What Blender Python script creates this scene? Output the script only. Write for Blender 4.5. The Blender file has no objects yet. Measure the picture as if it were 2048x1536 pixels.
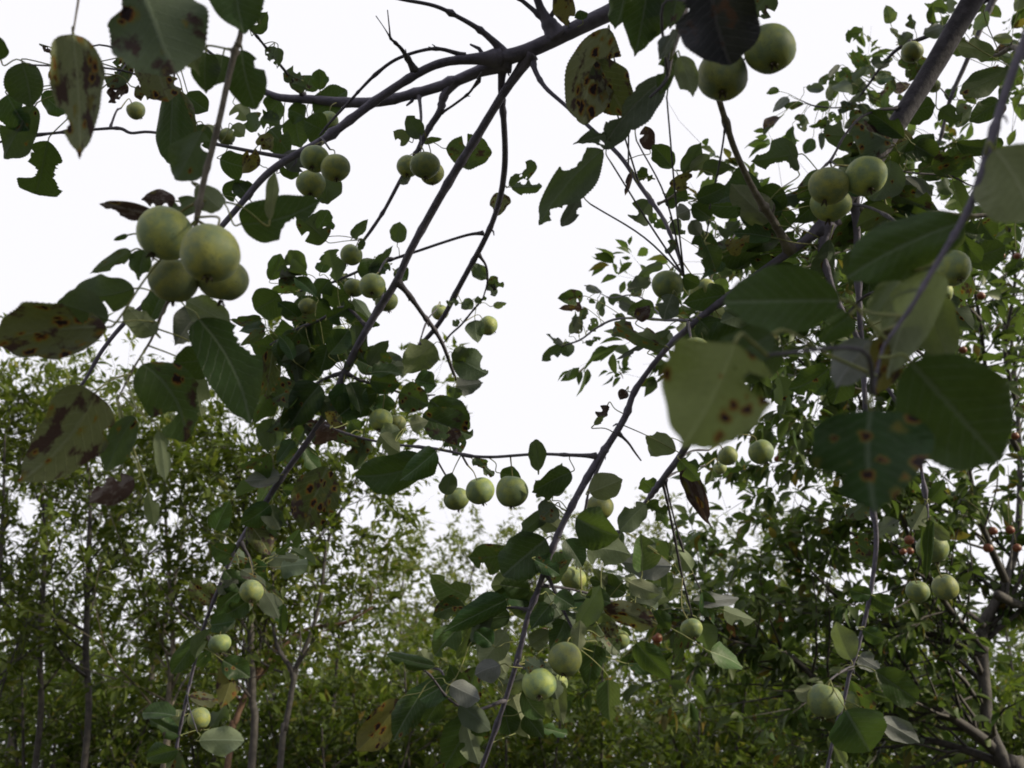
import bpy, math, random
import numpy as np
from mathutils import Vector, Matrix

# ------------------------------------------------------------------ camera, sky, sun, exposure
scene = bpy.context.scene
COL = scene.collection
FPX = 1967.0                      # focal length in pixels of the 2048 wide photograph
PITCH = math.radians(22.0)
CAM_H = 1.5
cam_data = bpy.data.cameras.new('camera')
cam_data.sensor_width = 36.0
cam_data.lens = 36.0 * FPX / 2048.0
cam_data.clip_start = 0.02
cam_data.clip_end = 500.0
cam_data.dof.use_dof = True
cam_data.dof.focus_distance = 1.55
cam_data.dof.aperture_fstop = 8.0
cam = bpy.data.objects.new('camera', cam_data)
cam.location = (0, 0, CAM_H)
cam.rotation_euler = (math.radians(90) + PITCH, 0, 0)
COL.objects.link(cam)
scene.camera = cam

SUN_DIR = Vector((0.87, -0.20, 0.45)).normalized()      # towards the sun
sun_data = bpy.data.lights.new('sun', 'SUN')
sun_data.energy = 5.0
sun_data.angle = math.radians(3)
sun_data.color = (1.0, 0.90, 0.66)
sun = bpy.data.objects.new('sun', sun_data)
sun.rotation_euler = SUN_DIR.to_track_quat('Z', 'Y').to_euler()
COL.objects.link(sun)

world = bpy.data.worlds.new('World')
scene.world = world
world.use_nodes = True
wn = world.node_tree.nodes
wl = world.node_tree.links
wn.clear()
w_out = wn.new('ShaderNodeOutputWorld')
w_bg = wn.new('ShaderNodeBackground')
w_sky = wn.new('ShaderNodeTexSky')
w_sky.sky_type = 'NISHITA'
w_sky.sun_disc = False
w_sky.sun_elevation = math.asin(SUN_DIR.z)
w_sky.sun_rotation = math.atan2(SUN_DIR.x, SUN_DIR.y)
w_sky.dust_density = 6.0
w_mix = wn.new('ShaderNodeMixRGB')                       # an even white overcast veil over the clear sky
w_mix.inputs['Fac'].default_value = 0.93
w_mix.inputs['Color2'].default_value = (10.5, 10.4, 10.9, 1)
wl.new(w_sky.outputs['Color'], w_mix.inputs['Color1'])
wl.new(w_mix.outputs['Color'], w_bg.inputs['Color'])
w_bg.inputs['Strength'].default_value = 0.1
wl.new(w_bg.outputs['Background'], w_out.inputs['Surface'])

scene.view_settings.view_transform = 'Standard'
scene.view_settings.look = 'None'
scene.view_settings.exposure = 0.0
scene.view_settings.gamma = 1.0
scene.cycles.use_denoising = True
scene.cycles.filter_width = 1.8
scene.cycles.max_bounces = 6
scene.cycles.transmission_bounces = 4
scene.cycles.diffuse_bounces = 4
scene.cycles.use_fast_gi = False

random.seed(11)
rng = np.random.default_rng(11)
CA, SA = math.cos(PITCH), math.sin(PITCH)


def P(px, py, d):
    """world point seen at photo pixel (px, py) at depth d metres along the view axis"""
    x = (px - 1024.0) / FPX * d
    v = (768.0 - py) / FPX * d
    return Vector((x, d * CA - v * SA, CAM_H + d * SA + v * CA))


def proj(p):
    dz = p[2] - CAM_H
    d = p[1] * CA + dz * SA
    v = -p[1] * SA + dz * CA
    if d < 1e-4:
        return (1e6, 1e6, d)
    return (1024 + FPX * p[0] / d, 768 - FPX * v / d, d)


# ------------------------------------------------------------------ object helpers
def link_mesh(name, me, parent=None, loc=(0, 0, 0)):
    o = bpy.data.objects.new(name, me)
    COL.objects.link(o)
    o.location = loc
    if parent is not None:
        o.parent = parent
    return o


def empty(name, loc):
    o = bpy.data.objects.new(name, None)
    o.empty_display_size = 0.05
    COL.objects.link(o)
    o.location = loc
    return o


def tag(o, label=None, cat=None, group=None, kind=None):
    if label:
        o['label'] = label
    if cat:
        o['category'] = cat
    if group:
        o['group'] = group
    if kind:
        o['kind'] = kind
    return o


def mesh_from(name, verts, faces, mats, uvs=None, fmat=None, smooth=True):
    me = bpy.data.meshes.new(name)
    me.from_pydata([tuple(v) for v in verts], [], faces)
    for m in mats:
        me.materials.append(m)
    if fmat is not None:
        me.polygons.foreach_set('material_index', np.array(fmat, dtype=np.int32))
    if smooth:
        me.polygons.foreach_set('use_smooth', np.ones(len(me.polygons), dtype=bool))
    if uvs is not None:
        lay = me.uv_layers.new(name='UVMap')
        li = np.empty(len(me.loops), dtype=np.int32)
        me.loops.foreach_get('vertex_index', li)
        lay.data.foreach_set('uv', np.asarray(uvs, dtype=np.float32)[li].ravel())
    me.update()
    return me


# ------------------------------------------------------------------ materials
class NT:
    def __init__(self, name):
        self.m = bpy.data.materials.new(name)
        self.m.use_nodes = True
        self.t = self.m.node_tree
        self.t.nodes.clear()
        self.out = self.t.nodes.new('ShaderNodeOutputMaterial')

    def n(self, kind, **kw):
        nd = self.t.nodes.new('ShaderNode' + kind)
        for k, v in kw.items():
            setattr(nd, k, v)
        return nd

    def l(self, a, b):
        self.t.links.new(a, b)

    def val(self, sock, v):
        if isinstance(v, bpy.types.NodeSocket):
            self.l(v, sock)
        else:
            sock.default_value = v

    def math(self, op, a, b=None, c=None, clamp=False):
        nd = self.n('Math', operation=op, use_clamp=clamp)
        self.val(nd.inputs[0], a)
        if b is not None:
            self.val(nd.inputs[1], b)
        if c is not None:
            self.val(nd.inputs[2], c)
        return nd.outputs[0]

    def mix(self, f, a, b, blend='MIX'):
        nd = self.n('MixRGB', blend_type=blend)
        self.val(nd.inputs[0], f)
        self.val(nd.inputs[1], a if isinstance(a, bpy.types.NodeSocket) else (*a, 1))
        self.val(nd.inputs[2], b if isinstance(b, bpy.types.NodeSocket) else (*b, 1))
        return nd.outputs[0]

    def step(self, x, lo, hi):
        nd = self.n('MapRange', interpolation_type='SMOOTHSTEP', clamp=True)
        self.val(nd.inputs[0], x)
        nd.inputs[1].default_value = lo
        nd.inputs[2].default_value = hi
        return nd.outputs[0]

    def noise(self, vec, scale, detail=3.0, rough=0.6):
        nd = self.n('TexNoise')
        if vec is not None:
            self.l(vec, nd.inputs['Vector'])
        nd.inputs['Scale'].default_value = scale
        nd.inputs['Detail'].default_value = detail
        nd.inputs['Roughness'].default_value = rough
        return nd.outputs['Fac']


def leaf_material(name, top, under, through, spots=0.0, brown=0.0, sscale=3.4, transl=0.33):
    """a two sided leaf blade: glossy dark face, pale matt underside, veins, rust spots with black hearts"""
    t = NT(name)
    uv = t.n('UVMap').outputs['UV']
    info = t.math('FRACT', t.math('ADD', t.n('ObjectInfo').outputs['Random'], t.n('NewGeometry').outputs['Random Per Island']))
    sep = t.n('SeparateXYZ')
    t.l(uv, sep.inputs[0])
    u, v = sep.outputs[0], sep.outputs[1]
    av = t.math('ABSOLUTE', t.math('SUBTRACT', v, 0.5))
    rib = t.step(av, 0.035, 0.012)
    q = t.math('SUBTRACT', t.math('MULTIPLY', u, 9.0), t.math('MULTIPLY', av, 5.5))
    fr = t.math('ABSOLUTE', t.math('SUBTRACT', t.math('FRACT', q), 0.5))
    vein = t.math('MULTIPLY', t.step(fr, 0.09, 0.0), 0.55)
    vein = t.math('MAXIMUM', rib, vein)
    # shifted coordinates so that no two leaves carry the same spots
    off = t.n('CombineXYZ')
    t.l(t.math('MULTIPLY', info, 91.0), off.inputs[0])
    t.l(t.math('MULTIPLY', info, 57.0), off.inputs[1])
    add = t.n('VectorMath', operation='ADD')
    t.l(uv, add.inputs[0])
    t.l(off.outputs[0], add.inputs[1])
    co = add.outputs[0]
    n1 = t.noise(co, 3.0, 4, 0.6)
    n2 = t.noise(co, 16.0, 3, 0.7)
    side = t.n('NewGeometry').outputs['Backfacing']
    topc = t.mix(t.step(n1, 0.3, 0.75), top, tuple(c * 1.75 for c in top))
    undc = t.mix(t.step(n1, 0.3, 0.75), under, tuple(c * 1.3 for c in under))
    base = t.mix(side, topc, undc)
    base = t.mix(t.math('MULTIPLY', vein, 0.5), base, tuple(c * 1.9 + 0.02 for c in under))
    hs = t.n('HueSaturation')
    t.l(t.math('ADD', 0.475, t.math('MULTIPLY', info, 0.05)), hs.inputs['Hue'])
    t.l(t.math('ADD', 0.7, t.math('MULTIPLY', t.math('FRACT', t.math('MULTIPLY', info, 7.3)), 0.6)), hs.inputs['Value'])
    hs.inputs['Saturation'].default_value = 0.95
    t.l(base, hs.inputs['Color'])
    base = hs.outputs[0]
    thr = t.mix(t.step(n2, 0.35, 0.8), through, tuple(c * 0.7 for c in through))
    thr = t.mix(t.math('MULTIPLY', vein, 0.6), thr, tuple(c * 0.45 for c in through))
    if brown > 0:
        bm = t.step(n1, 0.62 - 0.3 * brown, 0.72 - 0.3 * brown)
        base = t.mix(bm, base, (0.045, 0.03, 0.03))
        thr = t.mix(bm, thr, (0.05, 0.03, 0.02))
    if spots > 0:
        vo = t.n('TexVoronoi', feature='F1')
        vo.inputs['Scale'].default_value = sscale
        vo.inputs['Randomness'].default_value = 1.0
        mp = t.n('MixRGB')
        mp.inputs[0].default_value = 0.10
        nz = t.n('TexNoise')
        nz.inputs['Scale'].default_value = 9.0
        t.l(co, nz.inputs['Vector'])
        t.l(co, mp.inputs[1])
        t.l(nz.outputs['Color'], mp.inputs[2])
        t.l(mp.outputs[0], vo.inputs['Vector'])
        sp = t.n('SeparateColor')
        t.l(vo.outputs['Color'], sp.inputs[0])
        has = t.math('LESS_THAN', sp.outputs[0], spots)
        dist = t.math('DIVIDE', vo.outputs['Distance'], t.math('ADD', 0.55, t.math('MULTIPLY', sp.outputs[1], 0.75)))
        halo = t.math('MULTIPLY', has, t.step(dist, 0.52, 0.30))
        ring = t.math('MULTIPLY', has, t.step(dist, 0.36, 0.24))
        core = t.math('MULTIPLY', has, t.step(t.math('ADD', dist, t.math('MULTIPLY', n2, 0.16)), 0.38, 0.27))
        base = t.mix(t.math('MULTIPLY', halo, 0.8), base, (0.12, 0.115, 0.025))
        base = t.mix(ring, base, (0.20, 0.085, 0.02))
        base = t.mix(core, base, (0.02, 0.012, 0.014))
        thr = t.mix(t.math('MULTIPLY', halo, 0.8), thr, (0.15, 0.14, 0.025))
        thr = t.mix(ring, thr, (0.17, 0.07, 0.012))
        thr = t.mix(core, thr, (0.008, 0.005, 0.005))
    bs = t.n('BsdfPrincipled')
    t.l(base, bs.inputs['Base Color'])
    t.l(t.math('ADD', 0.42, t.math('MULTIPLY', side, 0.3)), bs.inputs['Roughness'])
    bs.inputs['Specular IOR Level'].default_value = 0.2
    bump = t.n('Bump')
    bump.inputs['Strength'].default_value = 0.5
    bump.inputs['Distance'].default_value = 0.0012
    t.l(t.math('ADD', t.math('MULTIPLY', vein, -1.0), t.math('MULTIPLY', n2, 0.6)), bump.inputs['Height'])
    t.l(bump.outputs[0], bs.inputs['Normal'])
    tr = t.n('BsdfTranslucent')
    t.l(thr, tr.inputs['Color'])
    mx = t.n('MixShader')
    mx.inputs[0].default_value = transl
    t.l(bs.outputs[0], mx.inputs[1])
    t.l(tr.outputs[0], mx.inputs[2])
    t.l(mx.outputs[0], t.out.inputs['Surface'])
    return t.m


def foliage_material(name, cols, through, under, transl=0.4):
    """small leaves of the trees behind: colour changes from leaf to leaf"""
    t = NT(name)
    g = t.n('NewGeometry')
    r = g.outputs['Random Per Island']
    oi = t.n('ObjectInfo').outputs['Random']
    r = t.math('FRACT', t.math('ADD', r, t.math('MULTIPLY', oi, 3.7)))
    ramp = t.n('ValToRGB')
    els = ramp.color_ramp.elements
    ramp.color_ramp.interpolation = 'LINEAR'
    els[0].position = cols[0][0]
    els[0].color = (*cols[0][1], 1)
    els[1].position = cols[-1][0]
    els[1].color = (*cols[-1][1], 1)
    for p, c in cols[1:-1]:
        e = els.new(p)
        e.color = (*c, 1)
    t.l(r, ramp.inputs[0])
    base = t.mix(g.outputs['Backfacing'], ramp.outputs[0], t.mix(0.72, ramp.outputs[0], under))
    bs = t.n('BsdfPrincipled')
    t.l(base, bs.inputs['Base Color'])
    bs.inputs['Roughness'].default_value = 0.45
    bs.inputs['Specular IOR Level'].default_value = 0.18
    tr = t.n('BsdfTranslucent')
    t.l(t.mix(0.5, ramp.outputs[0], through), tr.inputs['Color'])
    mx = t.n('MixShader')
    mx.inputs[0].default_value = transl
    t.l(bs.outputs[0], mx.inputs[1])
    t.l(tr.outputs[0], mx.inputs[2])
    t.l(mx.outputs[0], t.out.inputs['Surface'])
    return t.m


def bark_material(name, a, b, scale=60.0):
    t = NT(name)
    co = t.n('TexCoord').outputs['Object']
    n1 = t.noise(co, scale, 5, 0.65)
    n2 = t.noise(co, scale * 0.16, 3, 0.6)
    c = t.mix(t.step(n1, 0.35, 0.7), a, b)
    c = t.mix(t.math('MULTIPLY', t.step(n2, 0.5, 0.72), 0.6), c, tuple(x * 1.7 for x in b))
    bs = t.n('BsdfPrincipled')
    t.l(c, bs.inputs['Base Color'])
    bs.inputs['Roughness'].default_value = 0.75
    bump = t.n('Bump')
    bump.inputs['Strength'].default_value = 0.9
    bump.inputs['Distance'].default_value = 0.003
    t.l(n1, bump.inputs['Height'])
    t.l(bump.outputs[0], bs.inputs['Normal'])
    t.l(bs.outputs[0], t.out.inputs['Surface'])
    return t.m


def apple_material():
    t = NT('apple_skin')
    co = t.n('TexCoord').outputs['Object']
    info = t.n('ObjectInfo').outputs['Random']
    off = t.n('VectorMath', operation='ADD')
    cb = t.n('CombineXYZ')
    t.l(t.math('MULTIPLY', info, 40.0), cb.inputs[0])
    t.l(co, off.inputs[0])
    t.l(cb.outputs[0], off.inputs[1])
    co = off.outputs[0]
    n1 = t.noise(co, 1.6, 4, 0.6)
    n2 = t.noise(co, 14.0, 4, 0.7)
    n3 = t.noise(co, 2.3, 2, 0.5)
    c = t.mix(t.step(n1, 0.35, 0.68), (0.16, 0.205, 0.11), (0.29, 0.305, 0.085))
    vo = t.n('TexVoronoi')
    vo.inputs['Scale'].default_value = 7.5
    t.l(co, vo.inputs['Vector'])
    dots = t.step(vo.outputs['Distance'], 0.16, 0.08)
    c = t.mix(t.math('MULTIPLY', dots, 0.35), c, (0.33, 0.35, 0.2))
    scab = t.math('MULTIPLY', t.step(n2, 0.57, 0.66), t.step(n3, 0.44, 0.58))
    c = t.mix(t.math('MULTIPLY', scab, 0.75), c, (0.05, 0.055, 0.035))
    v2 = t.n('TexVoronoi')
    v2.inputs['Scale'].default_value = 11.0
    t.l(co, v2.inputs['Vector'])
    specks = t.math('MULTIPLY', t.step(v2.outputs['Distance'], 0.20, 0.10), t.step(n1, 0.42, 0.62))
    c = t.mix(t.math('MULTIPLY', specks, 0.8), c, (0.035, 0.04, 0.025))
    hs = t.n('HueSaturation')
    t.l(t.math('ADD', 0.75, t.math('MULTIPLY', t.math('FRACT', t.math('MULTIPLY', info, 5.1)), 0.5)), hs.inputs['Value'])
    t.l(t.math('ADD', 0.498, t.math('MULTIPLY', t.math('FRACT', t.math('MULTIPLY', info, 3.3)), 0.03)), hs.inputs['Hue'])
    t.l(c, hs.inputs['Color'])
    bs = t.n('BsdfPrincipled')
    t.l(hs.outputs[0], bs.inputs['Base Color'])
    bs.inputs['Roughness'].default_value = 0.5
    bs.inputs['Specular IOR Level'].default_value = 0.3
    bump = t.n('Bump')
    bump.inputs['Strength'].default_value = 0.25
    bump.inputs['Distance'].default_value = 0.002
    t.l(n2, bump.inputs['Height'])
    t.l(bump.outputs[0], bs.inputs['Normal'])
    t.l(bs.outputs[0], t.out.inputs['Surface'])
    return t.m


def plain_material(name, a, b, scale=30.0, rough=0.7):
    t = NT(name)
    co = t.n('TexCoord').outputs['Object']
    c = t.mix(t.step(t.noise(co, scale, 4, 0.6), 0.35, 0.65), a, b)
    bs = t.n('BsdfPrincipled')
    t.l(c, bs.inputs['Base Color'])
    bs.inputs['Roughness'].default_value = rough
    t.l(bs.outputs[0], t.out.inputs['Surface'])
    return t.m


TOP = (0.017, 0.039, 0.013)
UND = (0.075, 0.098, 0.07)
THR = (0.095, 0.15, 0.024)
M_LEAF = {
    0: leaf_material('leaf_blade', TOP, UND, THR),
    1: leaf_material('leaf_blade_few_spots', TOP, UND, THR, spots=0.14, sscale=6.5),
    2: leaf_material('leaf_blade_rust_spots', (0.036, 0.062, 0.024), UND, THR, spots=0.42, brown=0.25, sscale=6.0),
    3: leaf_material('leaf_blade_heavy_rust', (0.045, 0.062, 0.022), (0.13, 0.145, 0.09), (0.12, 0.14, 0.03), spots=0.62, brown=0.4, sscale=6.0),
    4: leaf_material('leaf_blade_yellow', (0.09, 0.09, 0.022), (0.12, 0.12, 0.045), (0.18, 0.17, 0.025), spots=0.6, brown=0.35, sscale=5.0),
    5: leaf_material('leaf_blade_withered', (0.07, 0.055, 0.06), (0.12, 0.105, 0.115), (0.07, 0.05, 0.03), spots=0.3, brown=0.7),
    6: leaf_material('leaf_blade_pale', (0.04, 0.08, 0.025), (0.165, 0.19, 0.12), (0.14, 0.19, 0.045), transl=0.36),  # pale undersides; also puts sunlight into the colour of lit leaves
    8: leaf_material('leaf_blade_soft_green', (0.03, 0.06, 0.02), (0.125, 0.165, 0.06), (0.22, 0.29, 0.06), spots=0.30, sscale=7.5, transl=0.42),
    10: leaf_material('leaf_blade_shaded', (0.02, 0.021, 0.03), (0.05, 0.05, 0.06), (0.02, 0.025, 0.015), brown=0.3, transl=0.2),  # shade on the big top leaf, put into its blade colour
    9: leaf_material('leaf_blade_dark_spotted', (0.018, 0.04, 0.012), UND, (0.06, 0.10, 0.02), spots=0.72, sscale=6.0, transl=0.22),
    7: leaf_material('leaf_blade_grey', (0.075, 0.09, 0.085), (0.16, 0.17, 0.17), (0.07, 0.10, 0.04)),
}
M_PET = plain_material('petiole_green', (0.13, 0.16, 0.05), (0.20, 0.20, 0.07), 80)
M_STEM = plain_material('fruit_stem', (0.12, 0.11, 0.04), (0.20, 0.19, 0.07), 80)
M_BARK = bark_material('apple_bark', (0.07, 0.063, 0.1), (0.118, 0.107, 0.155))  # violet tint puts lens veil glare into the bark colour
M_TWIG = bark_material('apple_twig_bark', (0.045, 0.04, 0.058), (0.085, 0.077, 0.1), 90)
M_PTWIG = bark_material('pale_twig_bark', (0.11, 0.095, 0.09), (0.20, 0.18, 0.165), 90)
M_APPLE = apple_material()
M_CALYX = plain_material('calyx_dry', (0.03, 0.025, 0.018), (0.08, 0.06, 0.035), 200)

# ------------------------------------------------------------------ geometry helpers
WLOC = {}


def attach(name, me, parent, wloc):
    """link a mesh with its origin at the world point wloc, under parent (parents are never rotated)"""
    o = bpy.data.objects.new(name, me)
    COL.objects.link(o)
    base = Vector((0, 0, 0))
    if parent is not None:
        o.parent = parent
        base = WLOC[parent.name]
    o.location = Vector(wloc) - base
    WLOC[o.name] = Vector(wloc)
    return o


def catmull(pts, n):
    """smooth curve through control points (rows: x y z r), n samples per span"""
    pts = np.asarray(pts, dtype=float)
    if len(pts) == 2:
        t = np.linspace(0, 1, n + 1)[:, None]
        return pts[0] * (1 - t) + pts[1] * t
    p = np.vstack([2 * pts[0] - pts[1], pts, 2 * pts[-1] - pts[-2]])
    out = []
    for i in range(1, len(p) - 2):
        t = np.linspace(0, 1, n, endpoint=False)[:, None]
        a, b, c, d = p[i - 1], p[i], p[i + 1], p[i + 2]
        out.append(0.5 * (2 * b + (c - a) * t + (2 * a - 5 * b + 4 * c - d) * t ** 2 + (3 * b - a - 3 * c + d) * t ** 3))
    out.append(pts[-1:])
    return np.vstack(out)


def tube_data(path, rad, sides=8, wob=0.0, r=None):
    """verts and faces of a tube with rounded ends"""
    path = np.asarray(path, dtype=float)
    n = len(path)
    tan = np.gradient(path, axis=0)
    tan /= np.linalg.norm(tan, axis=1)[:, None] + 1e-12
    up = np.array([0.3, 0.9, 0.2])
    verts, faces = [], []
    prev = None
    for i in range(n):
        if prev is None:
            a = np.cross(tan[i], up)
            if np.linalg.norm(a) < 1e-3:
                a = np.cross(tan[i], [1, 0, 0])
        else:
            a = prev - tan[i] * np.dot(prev, tan[i])
        a /= np.linalg.norm(a) + 1e-12
        prev = a
        b = np.cross(tan[i], a)
        for k in range(sides):
            th = 2 * math.pi * k / sides
            rr = rad[i]
            if wob and r is not None:
                rr *= 1 + wob * (r.random() - 0.5) * 2
            verts.append(path[i] + rr * (math.cos(th) * a + math.sin(th) * b))
    for i in range(n - 1):
        for k in range(sides):
            k2 = (k + 1) % sides
            faces.append((i * sides + k, i * sides + k2, (i + 1) * sides + k2, (i + 1) * sides + k))
    c0 = len(verts)
    verts.append(path[0] - tan[0] * rad[0] * 0.5)
    verts.append(path[-1] + tan[-1] * rad[-1] * 0.7)
    for k in range(sides):
        k2 = (k + 1) % sides
        faces.append((k2, k, c0))
        faces.append(((n - 1) * sides + k, (n - 1) * sides + k2, c0 + 1))
    return verts, faces


# ------------------------------------------------------------------ ground
def build_ground():
    n = 70
    xs = np.sign(np.linspace(-1, 1, n)) * np.abs(np.linspace(-1, 1, n)) ** 2.2 * 150
    verts, faces = [], []
    for y in xs:
        for x in xs:
            rr = math.hypot(x, y)
            z = 0.05 * math.sin(x * 1.1 + 0.4) * math.cos(y * 0.9) + 0.03 * math.sin(x * 2.7 + y * 1.9)
            verts.append((x, y + 5, z - 0.06))
    for i in range(n - 1):
        for j in range(n - 1):
            faces.append((i * n + j, i * n + j + 1, (i + 1) * n + j + 1, (i + 1) * n + j))
    t = NT('leaf_litter_ground')
    co = t.n('TexCoord').outputs['Object']
    a = t.noise(co, 3.0, 6, 0.7)
    b = t.noise(co, 26.0, 4, 0.7)
    c = t.mix(t.step(a, 0.4, 0.62), (0.045, 0.05, 0.02), (0.07, 0.055, 0.035))
    c = t.mix(t.step(b, 0.45, 0.7), c, (0.03, 0.045, 0.015))
    bs = t.n('BsdfPrincipled')
    t.l(c, bs.inputs['Base Color'])
    bs.inputs['Roughness'].default_value = 0.9
    t.l(bs.outputs[0], t.out.inputs['Surface'])
    o = link_mesh('ground', mesh_from('ground', verts, faces, [t.m]))
    tag(o, kind='structure')


build_ground()

# ------------------------------------------------------------------ the apple tree: limbs, branches, twigs
TREE_BASE = Vector((1.95, -0.15, -0.05))
apple_tree = empty('apple_tree', TREE_BASE)
WLOC[apple_tree.name] = TREE_BASE
tag(apple_tree, 'old apple tree arching overhead with bare grey limbs and rust-spotted leaves', 'tree')

BR = {}          # id -> dict(path Nx3, rad N, scr Nx3, obj)


def add_branch(bid, name, path, rad, sides=8, mat=None, nodes=0, seed=0):
    r = random.Random(hash_str(bid) + seed)
    path = np.asarray(path)
    rad = np.asarray(rad).copy()
    # swollen knots where buds and old shoots sit
    n = len(path)
    for _ in range(nodes):
        i = r.randrange(1, n - 1)
        rad[i] *= 1 + (0.2 + 0.25 * r.random()) * min(1.0, 0.0045 / rad[i])
    org = Vector(path[0])
    v, f = tube_data(path, rad, sides, 0.03, r)
    v = [np.asarray(x) - np.array(org) for x in v]
    # short spurs standing off the bark
    for _ in range(nodes // 2):
        i = r.randrange(1, n - 1)
        tg = path[i + 1] - path[i - 1]
        tg = tg / (np.linalg.norm(tg) + 1e-9)
        s = np.cross(tg, [r.uniform(-1, 1), r.uniform(-1, 1), r.uniform(-1, 1)])
        s /= np.linalg.norm(s) + 1e-9
        ln = rad[i] * r.uniform(1.6, 2.6)
        q = [path[i] - np.array(org), path[i] + (s + 0.5 * tg) * ln * 0.7 - np.array(org), path[i] + (s + 0.9 * tg) * ln - np.array(org)]
        v2, f2 = tube_data(q, [rad[i] * 0.42, rad[i] * 0.3, rad[i] * 0.16], 5)
        b = len(v)
        v += v2
        f += [tuple(k + b for k in ff) for ff in f2]
    me = mesh_from(name, v, f, [mat or M_BARK])
    o = attach(name, me, apple_tree, org)
    scr = np.array([proj(p) for p in path])
    BR[bid] = dict(path=path, rad=rad, scr=scr, obj=o)
    return o


def hash_str(s):
    h = 7
    for ch in s:
        h = (h * 131 + ord(ch)) % 1000003
    return h


def near_screen(bids, x, y):
    """closest branch sample on the picture: (id, index, pixel distance)"""
    best = (None, 0, 1e9)
    for b in bids:
        s = BR[b]['scr']
        dd = np.hypot(s[:, 0] - x, s[:, 1] - y)
        i = int(dd.argmin())
        if dd[i] < best[2]:
            best = (b, i, dd[i])
    return best


def near_world(p, bids=None):
    best = (None, 0, 1e9)
    for b in (bids or BR):
        dd = np.linalg.norm(BR[b]['path'] - np.array(p), axis=1)
        i = int(dd.argmin())
        if dd[i] < best[2]:
            best = (b, i, dd[i])
    return best


def world_branch(bid, name, pts, sides=12, mat=None, n=6, nodes=0):
    c = catmull(pts, n)
    return add_branch(bid, name, c[:, :3], c[:, 3], sides, mat, nodes)


def limb(bid, name, parent, d0, d1, spec, mat=None, sides=8, n=5, nodes=0, wig=0.0):
    """spec: triples x y width (photo pixels). The first point is joined to the parent branch."""
    a = np.array([float(k) for k in spec.split()]).reshape(-1, 3)
    ln = np.concatenate([[0], np.cumsum(np.hypot(np.diff(a[:, 0]), np.diff(a[:, 1])))])
    ln /= ln[-1]
    r = random.Random(hash_str(bid))
    pts = []
    if d0 is None:
        pb, pi, _ = near_screen([parent], a[0, 0], a[0, 1])
        d0 = BR[parent]['scr'][pi, 2]
    for i, (x, y, w) in enumerate(a):
        d = d0 + (d1 - d0) * ln[i]
        if 0 < i:
            d += wig * r.uniform(-1, 1)
        p = P(x, y, d)
        pts.append((p.x, p.y, p.z, 0.5 * w * d / FPX))
    if parent is not None:
        b, i, dist = near_world(pts[0][:3], [parent])
        if dist > 0.012:
            q = BR[b]['path'][i]
            mid = (np.array(q) + np.array(pts[0][:3])) / 2 + np.array([0.0, 0.0, 0.02 + 0.05 * dist])
            if dist > 0.08:
                pts.insert(0, (*mid, pts[0][3] * 1.1))
            pts.insert(0, (*q, min(pts[0][3] * 1.25, BR[b]['rad'][i])))
    c = catmull(pts, n)
    if parent is not None:
        arc = np.concatenate([[0], np.cumsum(np.linalg.norm(np.diff(c[:, :3], axis=0), axis=1))])
        c[:, 3] *= 1 + 0.75 * np.exp(-arc / (2.6 * c[0, 3] + 1e-6))
    c[:, 3] = np.maximum(c[:, 3], 0.0005)
    return add_branch(bid, name, c[:, :3], c[:, 3], sides, mat, nodes)


# trunk and the limbs above the frame
world_branch('trunk', 'trunk', [(*TREE_BASE, .13), (1.93, -.13, .3, .105), (1.88, -.05, .9, .095), (1.78, .12, 1.6, .09),
                                (1.62, .4, 2.3, .085), (1.42, .75, 2.9, .075), (1.18, 1.08, 3.3, .055)], sides=16, n=6, nodes=6)
world_branch('over', 'limb', [(1.18, 1.08, 3.3, .05), (.85, .95, 3.12, .04), (.45, .72, 2.85, .03), (.1, .62, 2.68, .022),
                              (-.22, .60, 2.56, .017), (-.6, .62, 2.46, .010)], nodes=6)
pA = P(1225, 22, 1.76)
world_branch('A0', 'limb', [(1.2, 1.10, 3.25, .035), (.9, 1.25, 3.14, .026), (.5, 1.36, 2.98, .019), (*pA, .0155)], nodes=4)
limb('A', 'limb', None, 1.76, 1.75, '1225 22 34 1150 58 32 1100 82 31 1050 104 31 1000 118 32', sides=16)
limb('A1', 'branch', 'A', 1.75, 1.58, '1000 116 24 930 119 18 880 127 17 830 150 17 760 195 17 700 240 17 640 284 16 580 316 15 530 352 14 480 410 12 430 468 11 '
     '370 535 10 305 595 10 250 645 9 205 700 8 170 760 6 140 800 4', sides=12, nodes=9)
limb('A2', 'branch', 'A', 1.76, 1.92, '1015 124 26 960 142 22 900 166 21 830 187 20 760 203 20 690 205 20 620 199 18 560 195 15 520 180 12 470 165 8 430 160 5', sides=12, nodes=7)
limb('B', 'branch', 'A', None, 2.12, '1062 108 20 1040 140 18 1005 190 17 950 280 17 905 352 17 860 430 16 820 503 15 790 568 15 750 630 15 715 692 14 685 755 14 650 830 13 '
     '610 890 12 560 960 12 515 1030 11 480 1082 9 452 1140 8 428 1200 7 405 1262 7 386 1340 6 368 1420 6 355 1485 6 345 1560 5', sides=10, nodes=12)
limb('C', 'branch', 'A', None, 2.2, '1010 118 18 1004 150 14 1003 190 13 1008 250 12 1010 320 12 1003 382 12 988 436 11 966 486 11 942 530 11 916 578 11 892 625 10 868 660 10 '
     '842 688 9 815 715 8 790 750 8 765 785 6', sides=10, nodes=8)
limb('C1', 'twig', 'C', None, 2.05, '966 466 7 935 470 6 880 487 6 830 504 6 780 520 6 740 532 5 700 550 6 640 574 5 600 582 4', nodes=5, mat=M_TWIG)
limb('C2', 'twig', 'C', None, 2.3, '958 510 6 972 532 5 975 562 4 968 590 3 962 602 3 945 622 4 922 650 4 902 668 4 887 686 3', nodes=4, mat=M_TWIG)
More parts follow.
